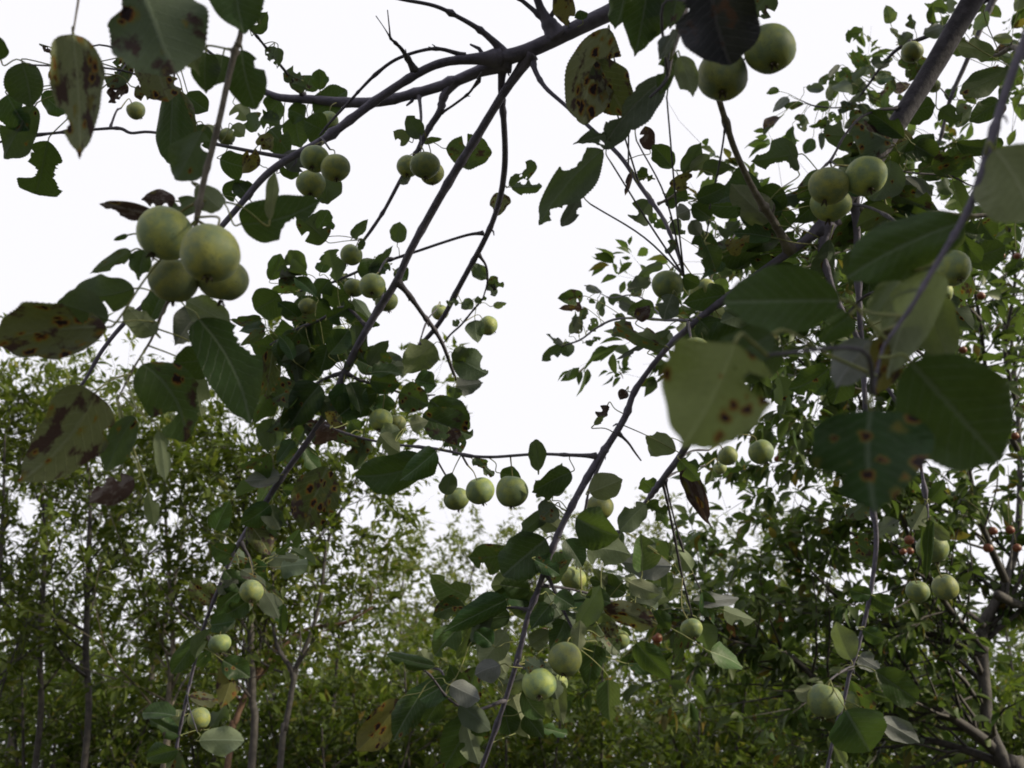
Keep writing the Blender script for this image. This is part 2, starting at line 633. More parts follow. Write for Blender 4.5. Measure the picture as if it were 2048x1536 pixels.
limb('D', 'twig', 'B', None, 2.15, '794 562 13 818 590 10 848 632 9 866 655 9 886 690 8 904 738 7 915 766 5', nodes=5, mat=M_TWIG)
limb('E', 'branch', 'A2', None, 1.85, '912 160 16 888 192 14 880 222 14 862 250 13 848 275 12 835 302 10 818 332 9 800 362 8 770 418 7 746 455 7 728 480 6', nodes=7)
limb('E1', 'twig', 'E', None, 1.72, '883 226 5 910 208 5 938 186 5 953 164 5 963 145 4', nodes=2, mat=M_TWIG)
limb('F', 'twig', 'A2', None, 1.62, '838 190 8 842 230 6 841 265 5 842 292 4', nodes=2, mat=M_TWIG)
limb('G', 'twig', 'A1', None, 1.72, '930 112 9 880 98 8 840 102 7 790 120 7 750 150 7 720 180 6 700 202 6 660 245 5 640 270 4', nodes=5, mat=M_TWIG)
limb('H', 'twig', 'A1', None, 1.65, '830 142 12 806 102 8 790 85 6 781 76 5 779 58 3 775 20 2', nodes=3, mat=M_TWIG)
limb('H1', 'twig', 'H', None, 1.62, '782 78 4 768 55 2 752 32 2', mat=M_TWIG)
limb('I', 'branch', 'A', None, 1.6, '1005 108 18 992 88 13 960 60 11 920 36 9 870 12 8 800 -2 7 720 -20 6 640 -30 4', nodes=5)
limb('J', 'branch', 'A', None, 1.7, '1112 72 28 1098 48 22 1085 25 16 1075 0 14 1062 -40 12 1050 -120 9', nodes=2)
limb('J1', 'twig', 'J', None, 1.72, '1098 48 12 1062 16 9 1030 -10 8 980 -50 6', nodes=2)
limb('K', 'branch', 'A', None, 1.5, '1066 118 12 1070 140 10 1090 174 9 1130 210 8 1170 246 8 1238 310 9 1278 368 9 1302 402 9 1328 440 8 1345 480 7 1360 520 6 1368 552 5', nodes=7)
limb('K1', 'twig', 'K', None, 1.52, '1316 408 5 1340 396 5 1358 378 4 1366 352 3 1372 330 3', mat=M_PTWIG, nodes=2)
limb('L', 'twig', 'over', 0.98, 0.95, '1385 -90 26 1370 0 22 1360 50 16 1342 112 12 1332 160 8 1300 195 5', nodes=3, mat=M_TWIG)
pN = P(2010, -100, 1.42)
world_branch('N0', 'limb', [(1.3, .95, 3.05, .036), (1.08, 1.06, 2.92, .026), (.86, 1.08, 2.74, .0195), (*pN, .0163)], nodes=2)
limb('N', 'limb', None, 1.42, 1.36, '2010 -100 45 1945 0 43 1882 108 41 1830 192 39 1780 270 38 1740 332 36 1700 390 32 1662 440 27 1640 470 20', sides=16, mat=M_TWIG)  # darker twig bark puts crown shade into the limb's colour
limb('N1', 'branch', 'N', None, 1.48, '1668 432 26 1610 482 18 1545 528 16 1470 582 15 1400 636 14 1340 690 12 1300 738 11 1268 785 12 1252 830 14 1226 875 14 1205 906 15 '
     '1180 946 15 1150 1000 14 1120 1060 13 1096 1120 12 1076 1180 12 1056 1232 11 1040 1300 11 1020 1370 10 1000 1432 10 976 1500 10 955 1560 9', sides=10, nodes=14)
limb('N2', 'branch', 'N', None, 1.33, '1655 448 22 1645 500 16 1655 546 14 1666 582 13 1686 626 12 1710 666 11 1735 720 9 1790 800 7 1832 890 6 1852 1000 6 1857 1058 5', nodes=7)
limb('N3', 'branch', 'N', None, 1.30, '1706 382 18 1713 450 14 1715 520 13 1718 600 12 1722 670 11 1730 800 10 1735 900 10 1742 1000 10 1752 1060 10 1750 1120 9 1740 1190 9 1725 1260 8 '
     '1710 1312 8 1698 1352 8 1688 1400 7 1670 1462 6 1652 1550 6', nodes=9)
limb('N4', 'branch', 'N', None, 1.42, '1690 405 14 1730 420 11 1790 418 10 1860 425 10 1930 432 9 1990 430 9 2070 436 8', nodes=5, mat=M_PTWIG)
limb('N5', 'twig', 'N', None, 1.25, '1806 214 9 1788 217 7 1758 220 6 1720 236 5 1690 270 5 1670 306 5 1660 322 6 1640 340 3', nodes=3, mat=M_TWIG)
limb('N6', 'twig', 'N5', None, 1.2, '1660 322 4 1678 332 3 1700 332 3', mat=M_TWIG)
limb('N7', 'twig', 'N', None, 1.5, '1752 330 5 1820 345 4 1900 352 4 1945 372 3 2010 380 2', nodes=4, mat=M_TWIG)
limb('N8', 'twig', 'N', None, 1.45, '1735 340 6 1770 372 5 1802 386 4 1832 412 3', nodes=2, mat=M_TWIG)
limb('M', 'branch', 'N1', None, 1.04, '1580 500 18 1545 440 16 1524 408 16 1500 366 13 1470 300 13 1452 245 13 1436 190 13 1425 130 10 1420 60 7', nodes=5, mat=M_PTWIG)
limb('M1', 'twig', 'M', None, 1.25, '1450 235 4 1449 262 4 1442 310 4 1432 360 4 1421 402 4 1418 440 3 1410 485 3', nodes=3, mat=M_TWIG)
limb('M2', 'twig', 'M', None, 0.98, '1436 190 5 1480 130 4 1510 90 3', mat=M_TWIG)
limb('T', 'twig', 'N1', None, 1.62, '1192 912 9 1140 910 7 1080 908 6 1030 911 6 985 914 6 940 912 6 910 905 6 860 896 6 800 890 5 740 880 5 690 866 4 650 850 3', nodes=7, mat=M_TWIG)
limb('U1', 'twig', 'N1', None, 1.5, '1236 866 7 1256 885 5 1270 905 4 1282 921 3', nodes=1, mat=M_TWIG)
limb('U2', 'twig', 'N1', None, 1.42, '1218 890 7 1196 938 6 1180 972 5 1172 1010 5 1160 1060 4', nodes=2, mat=M_TWIG)
limb('U3', 'branch', 'N1', None, 1.75, '1460 590 12 1450 700 12 1410 820 13 1365 905 14 1332 950 13 1310 980 11 1288 1008 8 1250 1052 6 1210 1090 4', nodes=6)
limb('U4', 'twig', 'U3', None, 1.9, '1325 965 6 1336 1010 5 1350 1080 5 1362 1142 5 1376 1198 4 1384 1230 3', nodes=3, mat=M_TWIG)
limb('U5', 'twig', 'U3', None, 2.0, '1330 960 5 1344 1020 4 1366 1100 4 1392 1160 3 1402 1182 3', nodes=2, mat=M_TWIG)
limb('V', 'twig', 'N1', None, 1.4, '1090 1140 8 1115 1195 7 1132 1232 6 1146 1262 5 1148 1290 4', nodes=2, mat=M_TWIG)
limb('V1', 'twig', 'N1', None, 1.55, '1080 1170 7 1150 1180 5 1215 1200 5 1280 1230 4 1330 1250 3', nodes=3, mat=M_TWIG)
limb('V2', 'twig', 'N1', None, 1.38, '1030 1330 6 1060 1340 5 1090 1345 4', nodes=1, mat=M_TWIG)
limb('V3', 'twig', 'N1', None, 1.35, '1010 1400 7 950 1420 6 900 1400 5 860 1350 4 830 1330 3', nodes=3, mat=M_TWIG)
limb('V4', 'twig', 'N1', None, 1.5, '1060 1220 7 1020 1215 5 960 1225 4 900 1250 3', nodes=2, mat=M_TWIG)
limb('Q', 'twig', 'A1', None, 1.85, '580 316 9 520 306 8 440 290 7 370 275 6 300 264 6 262 266 6 240 257 7 200 258 6 120 265 6 60 272 6 0 284 4 -60 300 3', nodes=8, mat=M_TWIG)
limb('R', 'twig', 'A2', None, 1.6, '606 190 9 592 168 7 575 148 6 540 105 5 508 66 5 480 40 3', nodes=3, mat=M_TWIG)
limb('B1', 'twig', 'B', None, 2.0, '735 655 8 690 615 6 640 640 6 590 660 5 540 690 4', nodes=3, mat=M_TWIG)
limb('B2', 'twig', 'B', None, 2.0, '690 745 9 655 755 7 620 775 6 570 800 5 530 830 4', nodes=3, mat=M_TWIG)
limb('B3', 'twig', 'B', None, 2.05, '480 1082 7 500 1120 6 508 1155 4', nodes=2, mat=M_TWIG)
limb('B4', 'twig', 'B', None, 1.95, '690 745 8 720 760 6 770 775 5 820 790 4 870 790 3', nodes=3, mat=M_TWIG)
limb('W1', 'twig', 'N3', None, 1.26, '1704 1335 7 1680 1345 5 1660 1360 4', nodes=1, mat=M_TWIG)
# pale near shoots hanging from the limb overhead
limb('P1', 'branch', 'over', 0.86, 0.86, '492 -40 10 486 10 10 482 60 10 477 86 13 470 102 13 455 165 12 440 235 12 425 295 12 408 360 12 398 410 12 393 440 11', mat=M_PTWIG, sides=10, nodes=6)
limb('P4', 'twig', 'P1', .97, 1.0, '394 436 9 380 500 8 352 568 7 326 622 6 302 680 5 268 735 4 235 800 3', mat=M_PTWIG, nodes=3)
limb('P2', 'twig', 'over', 0.80, 0.80, '170 -120 7 158 -10 5 152 30 4 146 66 4', mat=M_PTWIG)
limb('P3', 'twig', 'over', 0.76, 0.76, '300 -150 8 285 -60 6 280 -40 5', mat=M_PTWIG)
limb('O', 'branch', 'over', 0.62, 0.60, '2075 -60 19 2055 60 18 2030 130 18 2006 200 17 1985 270 17 1965 340 17 1945 400 16 1920 450 14 1890 500 12 1862 546 11 1825 610 9 1790 660 8 1765 700 7 1745 790 6', sides=10, nodes=6)
# a farther bough crossing the upper right corner, and one behind the gap
limb('Z', 'branch', 'N0', 2.4, 2.7, '2120 -140 20 2020 -40 14 1930 30 11 1860 70 9 1800 95 8 1765 130 6 1735 172 5 1712 200 4 1680 215 3 1630 212 3 1600 200 2', nodes=5, mat=M_TWIG)
limb('Z1', 'branch', 'Z', None, 2.5, '1990 -10 12 1960 60 10 1930 130 9 1900 200 8 1880 280 6 1850 350 5', nodes=4, mat=M_TWIG)
limb('Z2', 'branch', 'Z1', None, 2.3, '1950 90 9 1990 110 9 2030 95 12 2070 130 14', nodes=2, mat=M_PTWIG)
limb('Y1', 'branch', 'U3', None, 2.6, '1455 640 8 1400 640 7 1330 640 6 1270 636 5 1225 640 5 1190 658 4 1160 680 4 1125 692 3 1100 706 2', nodes=4, mat=M_TWIG)
limb('Y2', 'twig', 'Y1', None, 2.6, '1330 640 4 1290 600 3 1260 590 3 1220 595 2 1190 580 2', mat=M_TWIG)
limb('Y3', 'twig', 'Y1', None, 2.5, '1400 640 6 1420 560 5 1450 500 4 1490 440 3', mat=M_TWIG)
limb('X1', 'twig', 'A2', None, 1.3, '520 182 7 440 120 6 360 70 5 280 100 4 235 150 3', nodes=4, mat=M_TWIG)
limb('X2', 'twig', 'X1', None, 1.25, '360 70 4 350 140 4 345 180 3', mat=M_TWIG)
world_branch('side', 'branch', [(1.80, .09, 1.5, .03), (1.55, .16, 1.85, .022), (1.25, .24, 2.05, .016), (.95, .3, 2.15, .01), (.75, .34, 2.2, .005)], nodes=4)  # unseen branch added to shade the near right leaves

# ------------------------------------------------------------------ leaves of the apple tree
def leaf_arrays(length, width, rows, cols, rnd, damage=0, fold=0.25, wave=0.05, serr=0.02, shape=0, arch=0.0, curl=0.0):
    """blade in its own frame: x along the midrib, y across, z up from the upper face. Returns verts, faces, uvs"""
    us = np.linspace(0, 1, rows + 1)
    a, b = [(0.52, 0.72), (0.62, 0.62), (0.42, 0.85)][shape % 3]
    prof = us ** a * (1 - us) ** b
    prof = prof / prof.max()
    prof = np.maximum(prof - 0.10 * np.exp(-((us - 0.93) / 0.045) ** 2), 0.0)     # drawn-out tip
    prof[0], prof[-1] = 0.03, 0.004
    L = prof.copy()
    R = prof.copy()
    saw = serr * (1 - np.abs(us - 0.5)) * (np.arange(rows + 1) % 2)
    L[1:-1] -= saw[1:-1]
    R[1:-1] -= saw[1:-1]
    # bites out of the margin
    for _ in range([0, 1, 3, 5][damage]):
        side = L if rnd.random() < 0.5 else R
        uc = rnd.uniform(0.2, 0.95)
        rr = rnd.uniform(0.04, 0.13) * (1 + 0.3 * damage)
        dp = rnd.uniform(0.25, 0.85)
        for i, uu in enumerate(us):
            if abs(uu - uc) < rr:
                lim = 1 - dp * math.sqrt(1 - ((uu - uc) / rr) ** 2)
                side[i] = max(0.06, min(side[i], prof[i] * lim + rnd.uniform(-0.07, 0.07)))
    if damage >= 2 and rnd.random() < 0.35:                                     # a lost tip
        cut = rnd.uniform(0.75, 0.9)
        for i, uu in enumerate(us):
            if uu > cut:
                us[i] = cut + (uu - cut) * 0.25
    for side in (L, R):                                                         # uneven outline
        p1, p2, k1 = rnd.uniform(0, 6), rnd.uniform(0, 6), rnd.uniform(4, 8)
        side[1:-1] *= 1 + 0.06 * np.sin(us[1:-1] * k1 + p1) + 0.035 * np.sin(us[1:-1] * k1 * 2.7 + p2)
        np.maximum(side, 0.004, out=side)
    tw = rnd.uniform(-0.7, 0.7)
    ph = rnd.uniform(0, 6)
    k = rnd.uniform(5, 10)
    verts, uvs = [], []
    hc = cols // 2
    hw = width / 2
    for i, uu in enumerate(us):
        for j in range(cols + 1):
            s = (j - hc) / hc
            ext = L[i] if s < 0 else R[i]
            vv = s * ext
            y = vv * hw
            jx = 0.0
            if 0 < i < rows and abs(s) < 0.99 and j != hc:
                y += rnd.uniform(-.35, .35) * hw * ext / hc
                jx = rnd.uniform(-.35, .35) * length / rows
            z = fold * abs(y) + wave * hw * math.sin(uu * k + ph + (2.0 if s < 0 else 0)) * vv * vv
            ct, sn = math.cos(tw * (uu - 0.3)), math.sin(tw * (uu - 0.3))
            y, z = y * ct - z * sn, y * sn + z * ct
            z += -arch * length * uu * uu - curl * length * (max(0.0, abs(vv) - 0.35) ** 2)
            verts.append((uu * length + jx - 0.25 * arch * length * uu * uu, y, z))
            uvs.append((uu, 0.5 + 0.5 * vv))
    holes = []
    if damage >= 2:
        for _ in range(rnd.choice([0, 0, 1, 2]) if damage < 3 else rnd.choice([1, 2, 3])):
            holes.append((rnd.uniform(0.15, 0.85), rnd.uniform(-0.7, 0.7), rnd.uniform(0.025, 0.055), rnd.uniform(0.06, 0.14)))
    faces = []
    n = cols + 1
    for i in range(rows):
        for j in range(cols):
            uc = (us[i] + us[i + 1]) / 2
            vc = ((j + 0.5) - hc) / hc * (L[i] if j < hc else R[i])
            if any(((uc - h[0]) / h[2]) ** 2 + ((vc - h[1]) / h[3]) ** 2 < 1 for h in holes):
                continue
            faces.append((i * n + j, (i + 1) * n + j, (i + 1) * n + j + 1, i * n + j + 1))
    return verts, faces, uvs


N_LEAF = [0]


def build_leaf(bx, by, tx, ty, wpx, d_base, d_tip, bids, mat=0, top=False, damage=0, bend=0.0, roll=0.0, fold=0.25, rnd=None, detail=None, attach_to=None, pet=None, curl=0.0, shape=None, join=None):
    rnd = rnd or random.Random(N_LEAF[0] * 7 + 3)
    N_LEAF[0] += 1
    B, T = P(bx, by, d_base), P(tx, ty, d_tip)
    ax = T - B
    length = ax.length
    ax.normalize()
    mid = (B + T) / 2
    view = (Vector((0, 0, CAM_H)) - mid).normalized()
    nrm = (view - ax * view.dot(ax)).normalized()
    nrm = Matrix.Rotation(math.radians(roll), 3, ax) @ nrm
    if not top:
        nrm = -nrm
    sidev = nrm.cross(ax)
    width = wpx * (d_base + d_tip) / 2 / FPX / max(0.35, math.cos(math.radians(roll)))
    lpx = math.hypot(tx - bx, ty - by)
    if detail is None:
        detail = lpx
    rows, cols = (56, 22) if detail > 120 else ((36, 14) if detail > 55 else (18, 8))
    v, f, uv = leaf_arrays(length, width, rows, cols, rnd, damage, fold, wave=rnd.uniform(0.1, 0.3), serr=0.035 if detail > 55 else 0.0,
                           shape=rnd.randrange(3) if shape is None else shape, arch=rnd.uniform(-0.05, 0.14), curl=curl)
    bd = bend * (d_base + d_tip) / 2 / FPX
    out = []
    for (x, y, z) in v:
        q = x / length
        out.append(np.array(ax * x + sidev * (y + bd * 4 * q * (1 - q)) + nrm * z))
    fm = [0] * len(f)
    # the leaf stalk, from the blade to the closest wood
    b, i, dist = near_world(B, bids) if bids else near_world(B)
    parent = BR[b]['obj']
    Q = Vector(BR[b]['path'][i])
    if attach_to is not None:
        Q = P(*attach_to)
    if dist > 0.14 and attach_to is None and join is None:
        # too far for a stalk: grow a thin twig to it
        S = B + (Q - B).normalized() * 0.03
        m2 = (S + Q) / 2 + Vector((rnd.uniform(-.02, .02), rnd.uniform(-.02, .02), rnd.uniform(0, .03)))
        c = catmull([(*Q, .0016), (*m2, .0013), (*S, .0010)], 5)
        tb = 'auto%d' % N_LEAF[0]
        add_branch(tb, 'twig', c[:, :3], c[:, 3], 6, M_TWIG)
        Q = S
        parent = BR[tb]['obj']
    rel = np.array(Q - B)
    m = rel * 0.5 + np.array([rnd.uniform(-.003, .003), rnd.uniform(-.003, .003), rnd.uniform(-.001, .006)])
    e = -np.array(ax) * 0.006
    pth = catmull([(0, 0, 0, .0009), (*(e + rel * 0.05), .00085), (*m, .0008), (*rel, .0010)], 4)
    pr = pth[:, 3] * (1.0 if d_base > 0.9 else 1.25)
    v2, f2 = tube_data(pth[:, :3], pr, 5)
    nb = len(out)
    out += v2
    uv = list(uv) + [(0.5, 0.5)] * len(v2)
    f = f + [tuple(k + nb for k in ff) for ff in f2]
    fm += [1] * len(f2)
    if join is not None:
        nb = len(join['v'])
        join['v'] += [np.asarray(q) + np.array(B) - np.array(TREE_BASE) for q in out]
        join['uv'] += uv
        join['f'] += [tuple(k + nb for k in ff) for ff in f]
        join['m'] += [11 if q else mat for q in fm]
        return None
    me = mesh_from('leaf', out, f, [M_LEAF[mat], M_PET], uv, fm)
    return attach('leaf', me, parent, B)


def leaves(bids, d_off, text, depth=None):
    """rows: base x y, tip x y, width (photo pixels) and flags: t upper face seen, mN material, bN damage, dX depth, cX bend, rX roll, fX fold, kX curl"""
    bids = bids.split()
    for ln, row in enumerate(text.strip().splitlines()):
        k = row.split()
        if not k:
            continue
        bx, by, tx, ty, w = [float(q) for q in k[:5]]
        rnd = random.Random(int(bx * 13 + by * 7 + tx * 3 + ty))
        o = dict(mat=0, top=False, damage=rnd.choice([0, 0, 1, 1, 2]), bend=rnd.uniform(-.06, .06) * w, roll=rnd.uniform(-25, 25), fold=rnd.uniform(.1, .45), curl=rnd.choice([0, 0, .2, .4]))
        dd = depth
        slope = rnd.uniform(-0.35, 0.2)
        for q in k[5:]:
            c, val = q[0], q[1:]
            if c == 't':
                o['top'] = True
            elif c == 'm':
                o['mat'] = int(val)
            elif c == 'b':
                o['damage'] = int(val)
            elif c == 'd':
                dd = float(val)
            elif c == 'c':
                o['bend'] = float(val)
            elif c == 'r':
                o['roll'] = float(val)
            elif c == 'f':
                o['fold'] = float(val)
            elif c == 'k':
                o['curl'] = float(val)
            elif c == 's':
                slope = float(val)
            elif c == 'h':
                o['shape'] = int(val)
        if dd is None:
            b, i, _ = near_screen(bids, bx, by)
            dd = BR[b]['scr'][i, 2] + d_off + rnd.uniform(-.05, .05)
        lm = math.hypot(tx - bx, ty - by) * dd / FPX
        build_leaf(bx, by, tx, ty, w, dd, dd + slope * lm, bids, rnd=rnd, **o)


# leaves hanging close to the lens, left
leaves('P2', 0, """
146 68 163 340 104 m3 b1 d.80 r5 s-.1 f.1 h2
""")
leaves('P3', 0, """
262 -70 352 162 205 m2 b1 d.76 r0 f.22 s-.1 h1
300 -80 395 150 110 m6 b0 d.79 r25 f.3 s-.1
""")
leaves('P1 P4', 0, """
470 -60 488 66 110 t b0 d.84 r5
484 100 512 218 82 t b1 d.88 r0 f.1 h1
412 105 412 188 60 t b0 d.90
446 110 430 172 48 t b0 d.92
405 262 352 358 78 m1 b1 d.88 f.5
392 372 446 424 56 m6 b0 d.88
395 400 340 430 40 d.92
482 448 645 392 92 t b1 d.92 c-14 f.15 r-10
540 440 552 345 26 m6 b0 d.90 r40
268 577 138 588 78 b1 d.93 c-10 h1
262 502 178 548 30 m1 b1 d.95
256 470 226 481 11 t d.95
216 640 112 606 78 b0 d.91 h1
212 655 -8 684 116 m3 b1 d.86 r0 f.08 h1 c8
312 668 252 612 58 m6 b1 d.97
372 602 462 652 62 m6 b0 d.98
404 618 348 692 64 m7 b1 d1.0
398 638 500 848 118 t b1 d.94 r0 c18 f.1
424 716 342 728 74 t b1 d.98
392 742 402 832 46 m6 b1 d1.0
286 728 372 884 124 m2 t b2 d.95 c22 r5 h1
190 786 34 964 138 m3 b1 d.90 c-20 r0 f.15 h2
268 832 212 942 58 m1 b0 d.92
268 958 178 1004 56 m5 b2 d.92
318 862 330 964 34 m6 b1 d.95
296 985 308 1052 30 m6 b1 d.98
300 640 330 560 50 t d1.0
310 430 198 408 34 m5 b1 d.93
350 402 282 398 42 m5 b2 d.96
290 500 275 560 44 t d.95
""")
# small leaves of the boughs upper left
leaves('Q X1 X2', 0, """
44 126 62 214 74 t b0 d1.2 h1
14 190 60 262 70 t m1 d1.25
70 212 8 318 66 m1 b1 d1.25
84 188 132 226 46 t d1.4
96 282 66 412 92 t b3 d1.3 h1
2 120 -20 60 40 t d1.1
84 92 126 118 22 m5 b3 d1.3
118 140 96 156 18 m6 d1.4
258 118 212 178 48 m2 b2 d1.35
252 165 216 208 34 m5 b2 d1.35
300 95 336 206 92 m3 b2 d1.15
250 60 262 120 60 m2 d1.2
345 178 330 324 62 t b0 d1.2 r35
342 180 388 292 62 m3 t b1 d1.25
372 190 412 222 46 t d1.4
395 250 420 300 40 t d1.5
300 150 330 190 50 m5 b3 d1.3
270 175 310 190 40 m3 b2 d1.3
""")
leaves('R A2 A1 G Q', 0.0, """
508 66 535 22 34
520 40 512 10 30
548 92 540 126 30 m2 b2
556 95 555 138 22 b2
602 160 566 146 34 m2 b2
612 176 575 160 30 m2 b1
612 182 622 150 44 m2 b1 t
640 180 638 137 34 t b1
628 226 694 178 62 t b1 h1
560 200 528 238 50 t
610 235 575 218 44 t b0
652 262 604 240 60 t b0
592 232 602 296 56 t
560 250 520 240 44 m1
540 258 580 312 56 t m1
500 225 512 262 46 m1
470 210 498 240 40 m6
465 250 490 275 32 m6
440 318 508 336 56 t b1
446 388 506 372 46 t b2
500 400 470 360 40 t
520 330 485 310 50 t m4 b1
560 345 600 330 40 t
650 352 655 408 62 m1 b0
600 300 575 345 50 m7
520 270 545 300 36 m4
""")
leaves('E F B', 0.0, """
838 278 814 232 40 b1 h1
818 282 786 262 34 m6 b1
846 286 884 278 14 b0
892 297 990 304 68 m2 b1 f.08 r5 h1
822 350 800 368 16 m7
""")
leaves('C C2 D', 0.0, """
1018 372 1076 320 32 m1 b3
1022 374 1084 372 30 b2
1006 386 990 436 40 m3 b1
972 558 944 526 30 b0
976 560 1012 574 28 m2 b2
978 560 992 594 22 m7 b1
945 600 922 618 24
948 602 974 596 16 b2
918 606 892 602 18
986 612 1016 606 14 m6 b1
950 640 956 686 38 b0
918 640 905 652 16
906 706 976 748 66 b1 h1 f.1
905 722 936 700 34
912 772 968 766 40 m7 b1
912 775 905 800 30
868 688 806 748 66 m6 b1
806 724 756 714 28 m7
838 690 850 718 30 m6
""")
leaves('E C1 B D', 0.0, """
795 486 800 442 36 b0
705 476 736 437 24 b1
728 480 718 500 15
740 548 786 492 24 b2
748 518 738 568 54 t b0
790 540 816 560 32 t
780 530 752 546 26 t
606 550 578 500 46 b1 h1
640 545 655 505 30 t b1
652 482 590 432 62 m1 b2
630 470 660 420 44 t
540 560 562 508 36 t
560 590 508 622 72 t b0 h1
602 592 650 692 84 t b0 h1
640 642 540 702 84 t b1
690 556 696 596 42 t m1
660 560 630 600 44 t
690 560 665 540 30 m6
590 560 560 545 36 m7 b1
612 575 575 585 40 m7
700 600 690 640 30 m1
""")
leaves('B B1 B2 B4 T', 0.0, """
655 690 640 745 50 t b1
590 660 565 730 70 t b0
560 700 500 690 60 t m2
620 700 600 790 76 t b1
545 700 520 842 46 m3 b2 t
600 775 545 800 64 t m2
640 770 580 850 70 t m1
680 830 736 774 62 t b0
690 800 760 790 66 t b1
620 790 560 860 60 t
560 850 520 890 54 m1
690 850 622 892 48 m5 b3 t
662 850 672 820 34 m4 b2
860 800 940 858 72 t m1 b1 h1
846 828 948 872 78 t m2 b1 h1
800 785 858 812 60 t m2
775 790 760 830 50 t
740 760 800 770 46 t m1
830 760 880 775 48 t b2
856 922 704 952 84 t b1 h1 c10
872 902 798 962 54 t b0
890 880 930 905 50 t m1 b2
900 860 915 890 36 m5 b2
760 870 800 905 44 m6
820 850 858 842 34 m6
892 990 904 944 36 b0
945 918 992 956 26 m2 b2
1000 946 1042 956 34 t
720 860 700 840 44 t
800 860 760 880 44 m6
""")
leaves('K A', 0, """
1216 56 1168 246 108 m3 b1 d1.35 r0 f.1 c10 h1
1196 120 1256 232 86 m3 t b1 d1.33 h1
1330 158 1206 308 66 t m7 b2 d1.12 c-14
1262 250 1146 288 52 m7 t b3 d1.2
1206 300 1076 452 74 b2 d1.2 c10
1160 392 1124 452 32 m7 b1 d1.22
1135 -14 1130 54 46 m4 b1 d1.65
1165 40 1160 20 26 t d1.7
""")
leaves('L over', 0, """
1296 -30 1268 114 84 t b0 d.98
1320 -10 1300 84 80 t b0 d1.0
1250 -20 1230 60 60 t d1.05
1360 -30 1340 60 60 m2 t d.95
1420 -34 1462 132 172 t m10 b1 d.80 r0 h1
1352 60 1322 118 30 t m7 d.9
1360 112 1386 194 48 m6 b1 d.95
1345 100 1320 190 40 t d.97
1546 -20 1492 38 64 m2 b2 d1.15
""")
leaves('K K1 M1', 0, """
1300 300 1290 252 34 m5 b1
1345 336 1306 290 44 t b1 h1
1366 346 1402 284 36 b1
1356 350 1370 385 46 m4 b2
1405 338 1464 336 34 b0
1394 398 1456 370 40 t b0
1305 356 1266 342 30 t b3
1262 345 1250 392 13 m5 b1
1300 402 1262 452 52 b2
1332 388 1376 402 50 t b2
1384 410 1424 436 44 t b1
1380 420 1350 432 36 m7
1350 480 1332 514 24 m2
1400 462 1420 522 52 t b1
1402 470 1382 440 30 m7
1412 490 1432 545 46 t m1
1366 552 1400 570 34 t
1440 520 1400 560 44 t
1345 440 1370 470 30 b2
1455 500 1500 470 40 m4 b2
1440 470 1480 440 34
1380 340 1420 310 26 m6
""")
leaves('N N1 N2 N3 N4 N7 N8 M', 0.05, """
1596 342 1574 290 18 b2 d1.3
1660 345 1588 404 52 m2 b1
1592 430 1488 462 56 t b0 h1
1762 262 1698 312 36
1740 300 1688 328 28
1810 230 1876 212 56 t b0
1880 220 1930 244 44 b2
1990 105 1905 92 46 m6
2016 140 1918 188 52 m1
2000 202 1938 244 46 t
1830 290 1880 320 50 t m1
1840 350 1890 330 50 t
1780 300 1830 270 50 t m4 b1
1790 340 1760 300 44 t
1880 350 1940 300 60 t
1830 390 1800 440 60 t b0
1760 400 1700 470 50 t
1860 400 1800 350 46 m7 b0
1790 430 1850 470 46 t m1
1870 440 1900 480 40 t
1960 440 1990 480 50 t m1
1700 470 1650 480 36 m7
1620 490 1560 470 44 t m2
1600 500 1540 500 40 t
1560 540 1500 520 44 t m1
1700 560 1740 600 46 t m4 b2
1690 620 1640 640 40 m6 b2
1900 450 1960 470 40 t
2000 300 1960 280 40 t
1930 520 2012 492 66 t b0
""")
leaves('N1', 0.0, """
1345 588 1328 640 50 t m7
1452 590 1366 606 56 t
1400 640 1440 690 60 t
1330 692 1226 644 44 m2 b1
1275 640 1300 610 30 m5
1420 690 1532 662 78 t b0
1300 700 1340 660 40 m1
1290 690 1230 720 12 m7
1252 780 1240 800 22 m5
1215 810 1196 850 30 m5 b3
1188 850 1210 830 14 m6 b2
1352 902 1290 872 44 m6 b1
1440 700 1380 660 46 m6
""")
